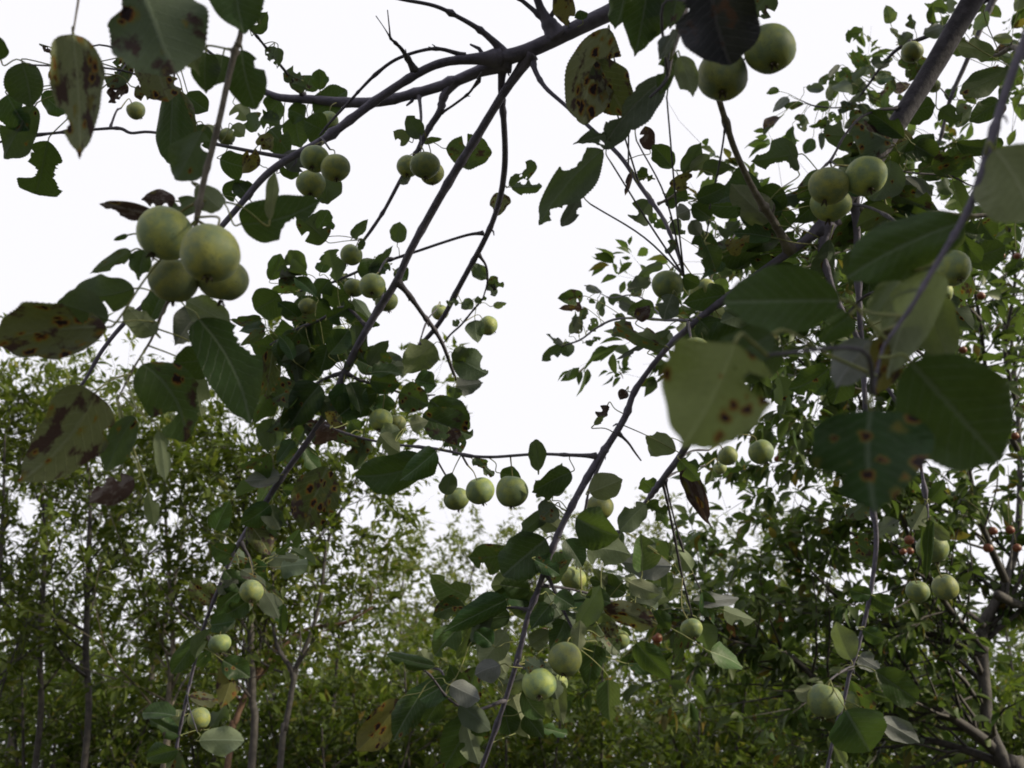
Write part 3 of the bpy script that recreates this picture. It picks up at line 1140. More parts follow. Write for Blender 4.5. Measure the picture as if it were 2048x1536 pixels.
# big blurred leaves close to the lens, right
leaves('O', 0, """
1988 300 2062 440 160 m6 b0 d.60 r10 h1
1930 442 1692 556 124 t b0 d.62 r5 f.15 c-10 h1
1680 600 1450 604 138 t b0 d.60 r0 f.1 h1
1866 540 1772 758 96 m6 b1 d.62 r30 f.5 c14
1836 590 1908 726 96 m6 b0 d.64 r20 f.4
1740 680 1672 772 92 m7 b0 d.66 r15
1822 724 1996 918 216 t b0 d.58 r0 f.08 h1
1742 820 1752 1028 236 t m9 b1 d.52 r0 f.1 h2
1470 686 1362 908 228 m8 b1 d.50 r8 f.45 h2
1545 668 1400 742 84 t b0 d.53 r10 f.2
1790 660 1750 790 70 m4 t b1 d.64
1700 630 1640 690 60 t d.66
1800 560 1740 640 60 m6 d.66
""")
leaves('N1 U2 U3 U1 T', 0.0, """
1076 942 1072 876 38 b0 h1
1142 944 1064 986 52 t b0
1106 992 1126 924 40 b0
1180 986 1246 958 56 m6 b0
1152 1036 1238 1072 82 t b0 d1.3 h1
1292 1008 1240 1062 50 b1
1368 930 1424 1058 40 m5 b1
1102 1018 1040 1072 34 b1
1092 1078 1006 1152 96 t b0 h1
1342 1132 1242 1122 54 m7 b0
1110 1010 1080 1040 50 m2
1120 1060 1080 1030 44 m6
1130 1080 1164 1134 48 t
1100 1000 1070 960 44 m1
1160 1060 1190 1030 40 t
1330 880 1300 915 44 m6
1310 980 1280 955 40 t b2
1290 1010 1340 1030 40 t b2
1360 920 1400 960 44 t
1240 1060 1210 1120 40 b1
1070 1120 1120 1150 40 t m1
1060 1180 1000 1170 50 t
1250 1110 1220 1090 36 m6
1310 1100 1280 1080 34 b2
""")
leaves('N1 V V1 V2 V3 V4 U4 U5', 0.0, """
1012 1200 886 1262 54 t b0 h2
1020 1232 905 1240 44 t
1012 1262 958 1334 54 m6 b0
1024 1388 1060 1478 60 m6 b0 f.5
1010 1410 1022 1470 50 t
952 1438 886 1540 86 t m1 b0 h2
930 1440 960 1530 50 m6
800 1400 716 1504 64 m4 b0
905 1360 798 1424 58 t b0
836 1396 786 1484 60 t m1
870 1332 772 1308 32 t
900 1370 960 1400 50 m7
860 1330 840 1300 36 m6
930 1400 900 1330 50 t
1206 1216 1318 1246 50 m3 b0 f.3 d1.45
1258 1164 1322 1192 38 m6
1272 1286 1342 1368 54 t b0
1192 1290 1176 1378 50 t m1 b0
1372 1240 1354 1334 34 t m2 b1
1386 1202 1478 1194 32 m7
1252 1186 1178 1156 46 t
1156 1302 1160 1238 34 m6
1172 1192 1222 1206 40 t m1
1290 1200 1250 1220 40 m6
1330 1180 1370 1160 36 m6
1110 1190 1150 1215 40 t
1100 1210 1060 1260 44 t
1130 1240 1100 1300 44 m1 t
1090 1340 1050 1320 40 m2
1060 1290 1100 1260 40 m6
1210 1270 1236 1250 34 m3
1310 1220 1340 1260 34 t
1400 1190 1440 1215 34 t
1050 1430 1090 1480 44 t
985 1290 950 1260 40 t
1000 1330 950 1350 44 m7
880 1400 850 1450 50 t
""")
leaves('B B3', 0.0, """
655 934 606 1060 94 t m3 b1 h1
560 950 490 964 40 m7 b0
540 1010 480 1050 50 t
600 900 560 930 40 t m1
640 860 600 840 40 m5 b2
500 1050 540 1110 50 t m3
470 1110 420 1090 46 t m1
450 1140 490 1200 50 t
430 1200 380 1160 50 t m3
440 1190 470 1150 36 m7
420 1250 470 1240 44 t
400 1270 340 1352 42 t b0
390 1330 420 1300 30 t
470 1320 440 1420 54 m4 b1
380 1390 452 1408 28 m3
372 1430 320 1460 34 m6
398 1482 488 1482 58 m6 b0 d1.9
360 1470 300 1440 40 t
500 1120 530 1180 44 t m1
495 1200 450 1230 44 t
356 1500 290 1520 40 t
530 1010 560 1060 44 m1
430 1060 460 1000 44 t
""")
leaves('N3 N2 W1', 0.0, """
1702 1320 1672 1244 50 m6 b0
1762 1440 1842 1486 44 m7 b0 d1.25
1750 1342 1842 1404 62 t b0
1692 1420 1742 1506 116 t b0 d1.2 h1
1642 1396 1588 1382 38 m6 b0
1718 1312 1762 1342 38 m7
1700 1360 1730 1440 60 t m2
1660 1470 1690 1530 30 m6
1740 1190 1790 1220 44 t
1748 1110 1700 1080 50 t m2 b1
1752 1070 1800 1040 44 m7
1742 1190 1700 1180 36 t
1860 1000 1890 960 40 t
1856 1050 1900 1080 30 m6
1850 1010 1820 1060 40 m6
1860 1040 1850 1160 26 t
1830 890 1870 920 40 m6
1725 1260 1770 1280 36 t
1700 1350 1650 1340 22 m6
1740 1000 1690 1040 44 m2
1835 900 1790 940 50 t
""")
JOIN = dict(v=[], f=[], uv=[], m=[])      # the leaves past the three hundred that show largest


# the two farther boughs carry smaller looking leaves
def bough(bids, count, lo, hi, size, seed, droop=0.5, mats=(0, 0, 1, 2, 6, 7, 5), x0=-1e9, x1=1e9, y0=-1e9, y1=1e9, spread=0.10, doff=0.0):
    r = random.Random(seed)
    bids = bids.split()
    made = 0
    tries = 0
    while made < count and tries < count * 20:
        tries += 1
        b = r.choice(bids)
        n = len(BR[b]['path'])
        i = r.randrange(int(lo * n), max(int(lo * n) + 1, int(hi * n)))
        sx, sy, d = BR[b]['scr'][i]
        a = r.uniform(0, 2 * math.pi)
        off = r.uniform(0.012, spread) * FPX / d
        bx, by = sx + math.cos(a) * off, sy + math.sin(a) * off
        if not (x0 < bx < x1 and y0 < by < y1):
            continue
        ln = r.uniform(*size) * FPX / d
        a2 = a + r.uniform(-0.9, 0.9)
        tx, ty = bx + math.cos(a2) * ln, by + math.sin(a2) * ln + droop * ln
        q = ln / max(1.0, math.hypot(tx - bx, ty - by))
        tx, ty = bx + (tx - bx) * q, by + (ty - by) * q
        dd = d + doff + r.uniform(-.06, .06)
        build_leaf(bx, by, tx, ty, ln * r.uniform(0.35, 0.75), dd, dd + r.uniform(-.02, .02), [b], mat=r.choice(mats), top=r.random() < 0.5,
                   damage=r.choice([0, 1, 1, 2]), bend=r.uniform(-.1, .1) * ln, roll=r.uniform(-50, 50), fold=r.uniform(.1, .5), rnd=r, join=JOIN)
        made += 1


leaves('Y1 Y2', 0, """
1122 692 1082 722 26
1128 690 1092 668 14 m7
1132 682 1136 714 30
1140 668 1158 632 22 m6
1158 668 1150 622 24 m2 b2
1160 640 1172 615 18 m2
1176 660 1196 636 26 b2
1170 685 1204 676 18 b3
1196 620 1208 592 14
1172 572 1206 586 16 m7
1178 600 1192 606 10
1196 602 1206 634 18
1216 596 1282 612 26 b2
1238 606 1282 626 24 m7
1230 630 1252 642 16 b2
1262 590 1302 544 24
1282 578 1272 560 16 m6
1284 580 1262 592 16 m2
""")
bough('Z', 80, .35, 1.0, (.04, .062), 5)
bough('Z1 Z2', 34, .05, 1.0, (.045, .065), 6, spread=.16)
bough('Y3 Y1', 20, .0, .6, (.04, .06), 7, spread=.14)
bough('B B1 B2 B4 C1', 60, .0, 1.0, (.055, .075), 8, mats=(0, 0, 0, 1, 2), x0=480, x1=760, y0=540, y1=900, spread=.12)
bough('B B3', 26, .45, 1.0, (.055, .075), 9, mats=(0, 0, 0, 1, 2), x0=330, x1=640, y0=880, y1=1530, spread=.10)
bough('N N1 N2 N3 N4 N7 N8', 70, .0, .6, (.055, .075), 10, mats=(0, 0, 0, 1, 2, 6), x0=1480, x1=2060, y0=260, y1=760, spread=.16)
bough('N1 V V1 V3 V4 U4', 55, .3, 1.0, (.05, .07), 12, mats=(0, 6, 1, 6, 2), x0=860, x1=1480, y0=1080, y1=1530, spread=.09, doff=.06)
tag(attach('small_leaves', mesh_from('small_leaves', JOIN['v'], JOIN['f'], [M_LEAF[q] for q in range(11)] + [M_PET], JOIN['uv'], JOIN['m']), apple_tree, TREE_BASE), kind='stuff')
print('apple leaves', N_LEAF[0])


# unseen crown above and behind the lens, added to block light: shoots and leaves
def added_overhead_crown():
    r = random.Random(77)
    g = np.random.default_rng(77)
    src = np.vstack([BR[b]['path'] for b in ('over', 'A0', 'N0', 'N0', 'N0')] + [BR['trunk']['path'][-10:]])
    vs, fs, pos, dirs = [], [], [], []
    side = BR['side']['path'][8:]  # wood for the added shoots that shade the near right leaves
    for k in range(-50, 170):
        p = src[r.randrange(len(src))] if k < 110 else side[r.randrange(len(side))]
        d = np.array([r.gauss(0, 1), r.gauss(-.5, 1), r.gauss(.5, .6)]) if k < 110 else np.array([r.gauss(0, 1), r.gauss(0, .35), r.gauss(.1, .9)])
        d /= np.linalg.norm(d)
        pts = [np.array(p)]
        ok = True
        for q in range(6):
            d = d + np.array([r.gauss(0, .2), r.gauss(0, .2), r.gauss(0, .2)])
            d /= np.linalg.norm(d)
            pts.append(pts[-1] + d * r.uniform(.09, .16) * (1 if k < 110 else .45))
        for q in pts[1:]:
            x, y, dd = proj(q)
            if (dd > 0 and -120 < x < 2170 and y > -130) or (k < 110 and q[0] > .7 and q[1] > 0 and q[2] < 2.6) or (k >= 110 and q[1] > .5):
                ok = False
        if not ok:
            continue
        c = catmull([(*q, .006 * (1 - i / 7) + .001) for i, q in enumerate(pts)], 3)
        v, f = tube_data(c[:, :3] - np.array(TREE_BASE), c[:, 3], 5)
        o = len(vs)
        vs += v
        fs += [tuple(k + o for k in ff) for ff in f]
        for _ in range(34):
            kk = r.randrange(3, len(c))
            pos.append(c[kk, :3] + np.array([r.gauss(0, .03) for _ in range(3)]))
            dirs.append((r.gauss(0, 1), r.gauss(0, 1), r.gauss(-.5, .6)))
    tag(attach('shoots', mesh_from('shoots', vs, fs, [M_TWIG]), apple_tree, TREE_BASE), kind='stuff')
    m = len(pos)
    me = leaf_cloud('foliage', np.array(pos), np.array(dirs), g.normal(size=(m, 3)) * .5 + np.array([0, 0, .8]), g.uniform(.045, .075, m), .62, M_CROWN, TREE_BASE, True)
    tag(attach('foliage', me, apple_tree, TREE_BASE), kind='stuff')

# ------------------------------------------------------------------ apples
def apple_mesh(seed, segs=28, rows=20):
    r = random.Random(seed)
    verts, faces = [], []
    ph = [r.uniform(0, 6.28) for _ in range(4)]
    flat = r.uniform(0.86, 1.02)
    lop = r.uniform(-.07, .07)
    tap = r.uniform(.0, .09)
    for i in range(rows + 1):
        th = math.pi * i / rows
        ct, st = math.cos(th), math.sin(th)
        rad = st ** 0.93
        z = ct * flat
        if ct > 0:
            z -= 0.20 * math.exp(-(st / 0.26) ** 2)          # hollow round the stem
        else:
            z += 0.13 * math.exp(-(st / 0.24) ** 2)          # hollow round the eye
            rad *= 1 - (0.04 + tap) * ct * ct
        for k in range(segs):
            a = 2 * math.pi * k / segs
            q = 1 + 0.022 * math.cos(2 * a + ph[0]) + 0.018 * math.cos(5 * a + ph[1]) * (0.4 + 0.6 * (ct < 0)) + 0.012 * math.sin(3 * a + ph[2] + 2 * th)
            verts.append((rad * q * math.cos(a) + lop * z * z, rad * q * math.sin(a), z * (1 + 0.05 * math.cos(a + ph[3]) * st)))
    for i in range(rows):
        for k in range(segs):
            k2 = (k + 1) % segs
            faces.append((i * segs + k, (i + 1) * segs + k, (i + 1) * segs + k2, i * segs + k2))
    return mesh_from('fruit', verts, faces, [M_APPLE])


def calyx_mesh():
    verts, faces = [], []
    for k in range(5):
        a = 2 * math.pi * k / 5
        c, s = math.cos(a), math.sin(a)
        b = len(verts)
        for (rr, zz, ww) in ((0.05, -0.80, 0.07), (0.13, -0.93, 0.06), (0.20, -1.03, 0.035), (0.19, -1.10, 0.006)):
            verts.append((rr * c - ww * s, rr * s + ww * c, zz))
            verts.append((rr * c + ww * s, rr * s - ww * c, zz))
        for i in range(3):
            faces.append((b + 2 * i, b + 2 * i + 1, b + 2 * i + 3, b + 2 * i + 2))
    b = len(verts)
    for k in range(8):
        a = 2 * math.pi * k / 8
        verts.append((0.09 * math.cos(a), 0.09 * math.sin(a), -0.86))
    verts.append((0, 0, -0.84))
    for k in range(8):
        faces.append((b + k, b + 8, b + (k + 1) % 8))
    return mesh_from('calyx', verts, faces, [M_CALYX], smooth=False)


FRUIT = [apple_mesh(s) for s in range(9)]
CALYX = calyx_mesh()


def apple(i, x, y, dia, d, bids, label, group):
    r = random.Random(i * 17 + 5)
    C = P(x, y, d)
    rad = 0.5 * dia * d / FPX
    b, k, dist = near_world(C + Vector((0, 0, rad * 1.5)), bids.split() if bids else None)
    Q = Vector(BR[b]['path'][k])
    ax = ((Q - C).normalized() * 0.55 + Vector((r.uniform(-.25, .25), r.uniform(-.25, .25), 0.75))).normalized()
    rot = ax.to_track_quat('Z', 'Y')
    e = empty('apple', C)
    WLOC[e.name] = C
    tag(e, label, 'apple', group)
    spin = Matrix.Rotation(r.uniform(0, 6.28), 4, 'Z')
    f = attach('fruit', FRUIT[(i * 5) % 9], e, C)
    f.rotation_mode = 'QUATERNION'
    q = rot @ spin.to_quaternion()
    f.rotation_quaternion = q
    f.scale = (rad, rad, rad)
    c = attach('calyx', CALYX, e, C)
    c.rotation_mode = 'QUATERNION'
    c.rotation_quaternion = q
    c.scale = (rad, rad, rad)
    top = C + ax * rad * 0.72
    # stem up to the wood, or a short spur twig when the wood is too far
    if dist > 0.09:
        S = top + (Q - top).normalized() * 0.035 + ax * 0.01
        mid = (S + Q) / 2 + Vector((r.uniform(-.01, .01), 0, .015))
        cc = catmull([(*Q, .0022), (*mid, .0018), (*S, .0017)], 6)
        add_branch('spur%d' % i, 'twig', cc[:, :3], cc[:, 3], 6, M_TWIG, 2)
        Q = S
    m = top + ax * max(0.006, (Q - top).length * 0.35) + Vector((r.uniform(-.003, .003), r.uniform(-.003, .003), 0))
    cc = catmull([(*(C + ax * rad * 0.66), .0011), (*top, .0011), (*m, .0010), (*Q, .0014)], 5)
    v, fc = tube_data(cc[:, :3] - np.array(C), cc[:, 3], 6)
    attach('stem', mesh_from('stem', v, fc, [M_STEM]), e, C)


APPLES = [
    (330, 468, 112, .86, 'P1', 'upper left apple of the big near cluster on the left twig', 1),
    (422, 507, 118, .82, 'P1', 'largest and nearest apple, in front of the cluster on the left twig', 1),
    (347, 560, 98, .90, 'P1', 'lower left apple of the big near cluster on the left twig', 1),
    (447, 560, 100, .91, 'P1', 'yellowish apple half hidden under the largest apple of the left cluster', 1),
    (272, 221, 36, 1.85, 'Q', 'lone small apple against white sky below the big spotted leaf', 2),
    (418, 268, 38, 1.8, 'Q', 'small apple just left behind the pale near twig', 2),
    (453, 273, 36, 1.82, 'Q', 'small apple just right behind the pale near twig', 2),
    (630, 318, 58, 1.6, 'A1', 'upper left apple of the trio below the lower end of the arching limb', 3),
    (671, 336, 60, 1.58, 'A1', 'right apple of the trio below the lower end of the arching limb', 3),
    (622, 368, 58, 1.66, 'A1', 'lowest apple of the trio, partly behind a broad leaf', 3),
    (657, 243, 40, 1.8, 'A1 A2', 'pale apple partly hidden behind the arching limb', 3),
    (816, 333, 46, 1.78, 'F E', 'left rear apple of the cluster hanging in the sky below the limb', 4),
    (850, 331, 60, 1.6, 'F', 'front apple of the cluster hanging in the sky below the limb', 4),
    (864, 346, 48, 1.74, 'F E', 'right rear apple of the cluster hanging in the sky below the limb', 4),
    (703, 510, 45, 1.9, 'C1 E', 'apple with a reddish top beside the end of a thin twig', 5),
    (745, 572, 52, 1.85, 'C1', 'apple left of the long hanging branch under a dark leaf', 5),
    (708, 576, 40, 2.0, 'C1', 'shaded apple behind leaves, second left of the long hanging branch', 5),
    (773, 603, 46, 2.05, 'B', 'apple behind the long hanging branch where a side shoot forks off', 5),
    (615, 613, 36, 2.0, 'C1 B1', 'pale half lit small apple among dark leaves left of centre', 5),
    (700, 672, 36, 2.15, 'B B1', 'small apple touching the left edge of the long hanging branch', 5),
    (678, 665, 30, 2.2, 'B1', 'tiny yellowish apple with withered bits left of the hanging branch', 5),
    (880, 625, 36, 2.3, 'C', 'small apple behind the thin branch left of the open sky', 6),
    (976, 651, 40, 2.25, 'C2', 'lone pale apple at the edge of the open sky', 6),
    (568, 778, 34, 2.1, 'B2', 'small apple deep among rust-spotted leaves at the left', 5),
    (762, 840, 48, 1.9, 'B4 T', 'pale apple behind dark leaves above the thin horizontal twig', 7),
    (792, 846, 40, 1.95, 'B4 T', 'smaller apple just right of the pale one above the horizontal twig', 7),
    (913, 998, 52, 1.68, 'T', 'left apple of the row of three under the horizontal twig', 8),
    (960, 982, 58, 1.6, 'T', 'middle apple of the row of three under the horizontal twig', 8),
    (1025, 983, 66, 1.48, 'T', 'right and largest apple of the row of three under the horizontal twig', 8),
    (1335, 570, 62, 1.5, 'K', 'smooth apple at the end of the twig right of the open sky', 9),
    (1405, 582, 56, 1.55, 'K N1', 'shaded apple right beside the smooth one at the twig end', 9),
    (1392, 706, 62, 1.2, 'N1', 'apple peeping over the large blurred near leaf', 9),
    (1540, 98, 100, .96, 'M2 M', 'big shadowed apple at the top, right one of the pair', 10),
    (1445, 152, 102, .98, 'M', 'big shadowed apple at the top, below the dark shaded leaf', 10),
    (1658, 372, 82, 1.18, 'N5 N6', 'left apple of the grey green pair in front of the thick right limb', 11),
    (1661, 408, 80, 1.27, 'N5 N', 'apple tucked behind and below the left one at the right limb', 11),
    (1732, 353, 82, 1.17, 'N6 N5', 'right apple of the pair in front of the thick right limb', 11),
    (1905, 537, 72, .98, 'O N4', 'apple beside the near right shoot above a large pale leaf', 12),
    (1880, 586, 50, 1.1, 'N4 N2', 'dark apple half behind the one beside the near right shoot', 12),
    (1824, 104, 44, 2.3, 'Z', 'apple in the leafy bough at the upper right', 13),
    (1868, 172, 26, 2.4, 'Z1', 'small apple right of the thick limb near the top', 13),
    (1522, 904, 52, 1.6, 'U3', 'bright yellow green apple right of the blurred near leaf', 14),
    (1455, 912, 40, 1.75, 'U3', 'small yellowish apple left of the bright yellow green one', 14),
    (1440, 936, 28, 1.85, 'U3', 'tiny brownish apple lowest beside the blurred near leaf', 14),
    (1200, 1014, 56, 1.5, 'U2', 'pale apple half behind a dark leaf on the central branch', 15),
    (1865, 1097, 62, 1.35, 'N2', 'apple hanging from a bare thin stem at the right edge', 16),
    (1890, 1175, 52, 1.42, 'N2', 'right apple of the low pair below the stem hung one', 16),
    (1835, 1183, 46, 1.5, 'N2', 'left shaded apple of the low pair at the right', 16),
    (1146, 1157, 54, 1.52, 'V1 N1', 'apple beside the central branch, top one of its lower fruits', 17),
    (1130, 1318, 68, 1.36, 'V', 'half lit speckled apple low on the central branch', 17),
    (1078, 1368, 68, 1.34, 'V2 N1', 'lowest big apple touching the central branch', 17),
    (1115, 1368, 42, 1.48, 'V2', 'small apple squeezed behind the two lowest big ones', 17),
    (1236, 1278, 48, 1.55, 'V1', 'scarred apple below the orange rust-spotted leaf', 17),
    (1383, 1258, 46, 1.75, 'U4', 'yellow apple at the end of a thin hanging twig', 18),
    (1650, 1402, 72, 1.25, 'W1', 'pale speckled apple low at the right with a lit leaf beside it', 19),
    (1697, 1402, 42, 1.33, 'W1 N3', 'small apple behind dark leaf, right of the pale speckled one', 19),
    (503, 1183, 48, 1.95, 'B3', 'apple low at the left above a yellowish leaf', 20),
    (440, 1287, 44, 2.05, 'B', 'apple above a rusty yellow leaf low at the left', 20),
    (398, 1438, 44, 2.05, 'B', 'lowest lit apple at the left above a broad pale leaf', 20),
    (826, 1332, 26, 1.5, 'V3', 'tiny apple among long leaves at the bottom centre', 17),
]

for i, a in enumerate(APPLES):
    apple(i, *a[:6], 'green apples hanging in the tree')

# ------------------------------------------------------------------ trees and bushes behind
M_SAPBARK = bark_material('sapling_bark', (0.03, 0.026, 0.027), (0.065, 0.056, 0.053), 50)
M_PALEBARK = bark_material('pale_trunk_bark', (0.09, 0.075, 0.06), (0.16, 0.135, 0.11), 40)
M_REDBARK = bark_material('reddish_trunk_bark', (0.09, 0.05, 0.035), (0.17, 0.10, 0.07), 40)
GREENS = [(0.0, (0.020, 0.038, 0.005)), (0.5, (0.068, 0.102, 0.012)), (0.85, (0.14, 0.175, 0.022)), (1.0, (0.21, 0.21, 0.045))]
M_THICKET = foliage_material('thicket_leaves', GREENS, (0.20, 0.27, 0.03), (0.095, 0.125, 0.035))
M_BERRYLF = foliage_material('berry_tree_leaves', [(0.0, (0.035, 0.07, 0.018)), (0.6, (0.065, 0.11, 0.028)), (0.92, (0.10, 0.13, 0.035)), (0.96, (0.15, 0.06, 0.02)), (1.0, (0.22, 0.14, 0.03))],
                             (0.14, 0.21, 0.028), (0.09, 0.12, 0.05))
M_FAR = foliage_material('far_leaves', [(0.0, (0.07, 0.11, 0.02)), (0.5, (0.13, 0.17, 0.03)), (1.0, (0.20, 0.21, 0.05))], (0.25, 0.29, 0.04), (0.17, 0.20, 0.09))  # paleness puts distance haze into the leaf colour
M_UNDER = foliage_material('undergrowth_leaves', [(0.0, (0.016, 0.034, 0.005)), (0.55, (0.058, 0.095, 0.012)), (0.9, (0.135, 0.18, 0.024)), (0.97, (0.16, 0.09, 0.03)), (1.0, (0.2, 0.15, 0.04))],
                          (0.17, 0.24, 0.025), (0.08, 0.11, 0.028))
M_CROWN = foliage_material('crown_leaves', [(0.0, (0.025, 0.05, 0.02)), (1.0, (0.05, 0.08, 0.03))], (0.08, 0.13, 0.03), (0.11, 0.14, 0.1))


def leaf_template(ratio, fine=False):
    """verts (unit length along x), faces of a small folded leaf"""
    if fine:
        st = [(0.0, 0.0), (0.18, 0.62), (0.42, 1.0), (0.7, 0.72), (1.0, 0.0)]
    else:
        st = [(0.0, 0.0), (0.38, 1.0), (1.0, 0.0)]
    v = [(0, 0, 0)]
    f = []
    for x, w in st[1:-1]:
        hw = w * ratio / 2
        sag = -0.22 * x * x
        v += [(x, -hw, sag + 0.45 * hw), (x, 0, sag), (x, hw, sag + 0.45 * hw)]
    v.append((1, 0, -0.22))
    m = len(st) - 2
    f += [(0, 2, 1), (0, 3, 2)]
    for i in range(m - 1):
        a = 1 + 3 * i
        f += [(a, a + 1, a + 4, a + 3), (a + 1, a + 2, a + 5, a + 4)]
    a = 1 + 3 * (m - 1)
    t = len(v) - 1
    f += [(a, a + 1, t), (a + 1, a + 2, t)]
    return np.array(v, float), f


def leaf_cloud(name, pos, dirs, nrm, size, ratio, mat, origin, fine=False):
    """many leaves in one mesh"""
    tv, tf = leaf_template(ratio, fine)
    pos = np.asarray(pos)
    x = dirs / (np.linalg.norm(dirs, axis=1)[:, None] + 1e-9)
    y = np.cross(nrm, x)
    y /= np.linalg.norm(y, axis=1)[:, None] + 1e-9
    z = np.cross(x, y)
    n, k = len(pos), len(tv)
    verts = pos[:, None, :] + size[:, None, None] * (tv[None, :, 0:1] * x[:, None, :] + tv[None, :, 1:2] * y[:, None, :] + tv[None, :, 2:3] * z[:, None, :])
    verts = (verts - np.array(origin)).reshape(-1, 3)
    loops, starts, totals = [], [], []
    tl = np.concatenate([np.array(q) for q in tf])
    tt = np.array([len(q) for q in tf])
    loops = (tl[None, :] + (np.arange(n) * k)[:, None]).ravel()
    totals = np.tile(tt, n)
    starts = np.concatenate([[0], np.cumsum(totals)[:-1]])
    me = bpy.data.meshes.new(name)
    me.vertices.add(n * k)
    me.vertices.foreach_set('co', verts.astype(np.float32).ravel())
    me.loops.add(len(loops))
    me.loops.foreach_set('vertex_index', loops.astype(np.int32))
    me.polygons.add(len(totals))
    me.polygons.foreach_set('loop_start', starts.astype(np.int32))
    me.polygons.foreach_set('loop_total', totals.astype(np.int32))
    me.update(calc_edges=True)
    me.validate()
    me.materials.append(mat)
    return me


LEAF_MESH = {}


def single_leaf_mesh(ratio, mat):
    key = (ratio, mat.name)
    if key not in LEAF_MESH:
        tv, tf = leaf_template(ratio, True)
        LEAF_MESH[key] = mesh_from('leaf', tv, tf, [mat])
    return LEAF_MESH[key]


def shoot(r, start, direc, length, rad, curve=0.25, n=7, grav=0.0, upw=0.0):
    """a wandering shoot: rows x y z r"""
    p = np.array(start, float)
    d = np.array(direc, float)
    d /= np.linalg.norm(d)
    out = [(*p, rad)]
    for i in range(n):
        d = d + np.array([r.gauss(0, 1), r.gauss(0, 1), r.gauss(0, 1)]) * curve * 0.35 + np.array([0, 0, upw - grav]) * 0.3
        d /= np.linalg.norm(d)
        p = p + d * length / n
        out.append((*p, rad * (1 - 0.85 * (i + 1) / n)))
    return out


def side_dir(r, t, ang):
    t = np.array(t) / np.linalg.norm(t)
    s = np.cross(t, [r.gauss(0, 1), r.gauss(0, 1), r.gauss(0, 1)])
    s /= np.linalg.norm(s) + 1e-9
    return t * math.cos(ang) + s * math.sin(ang)


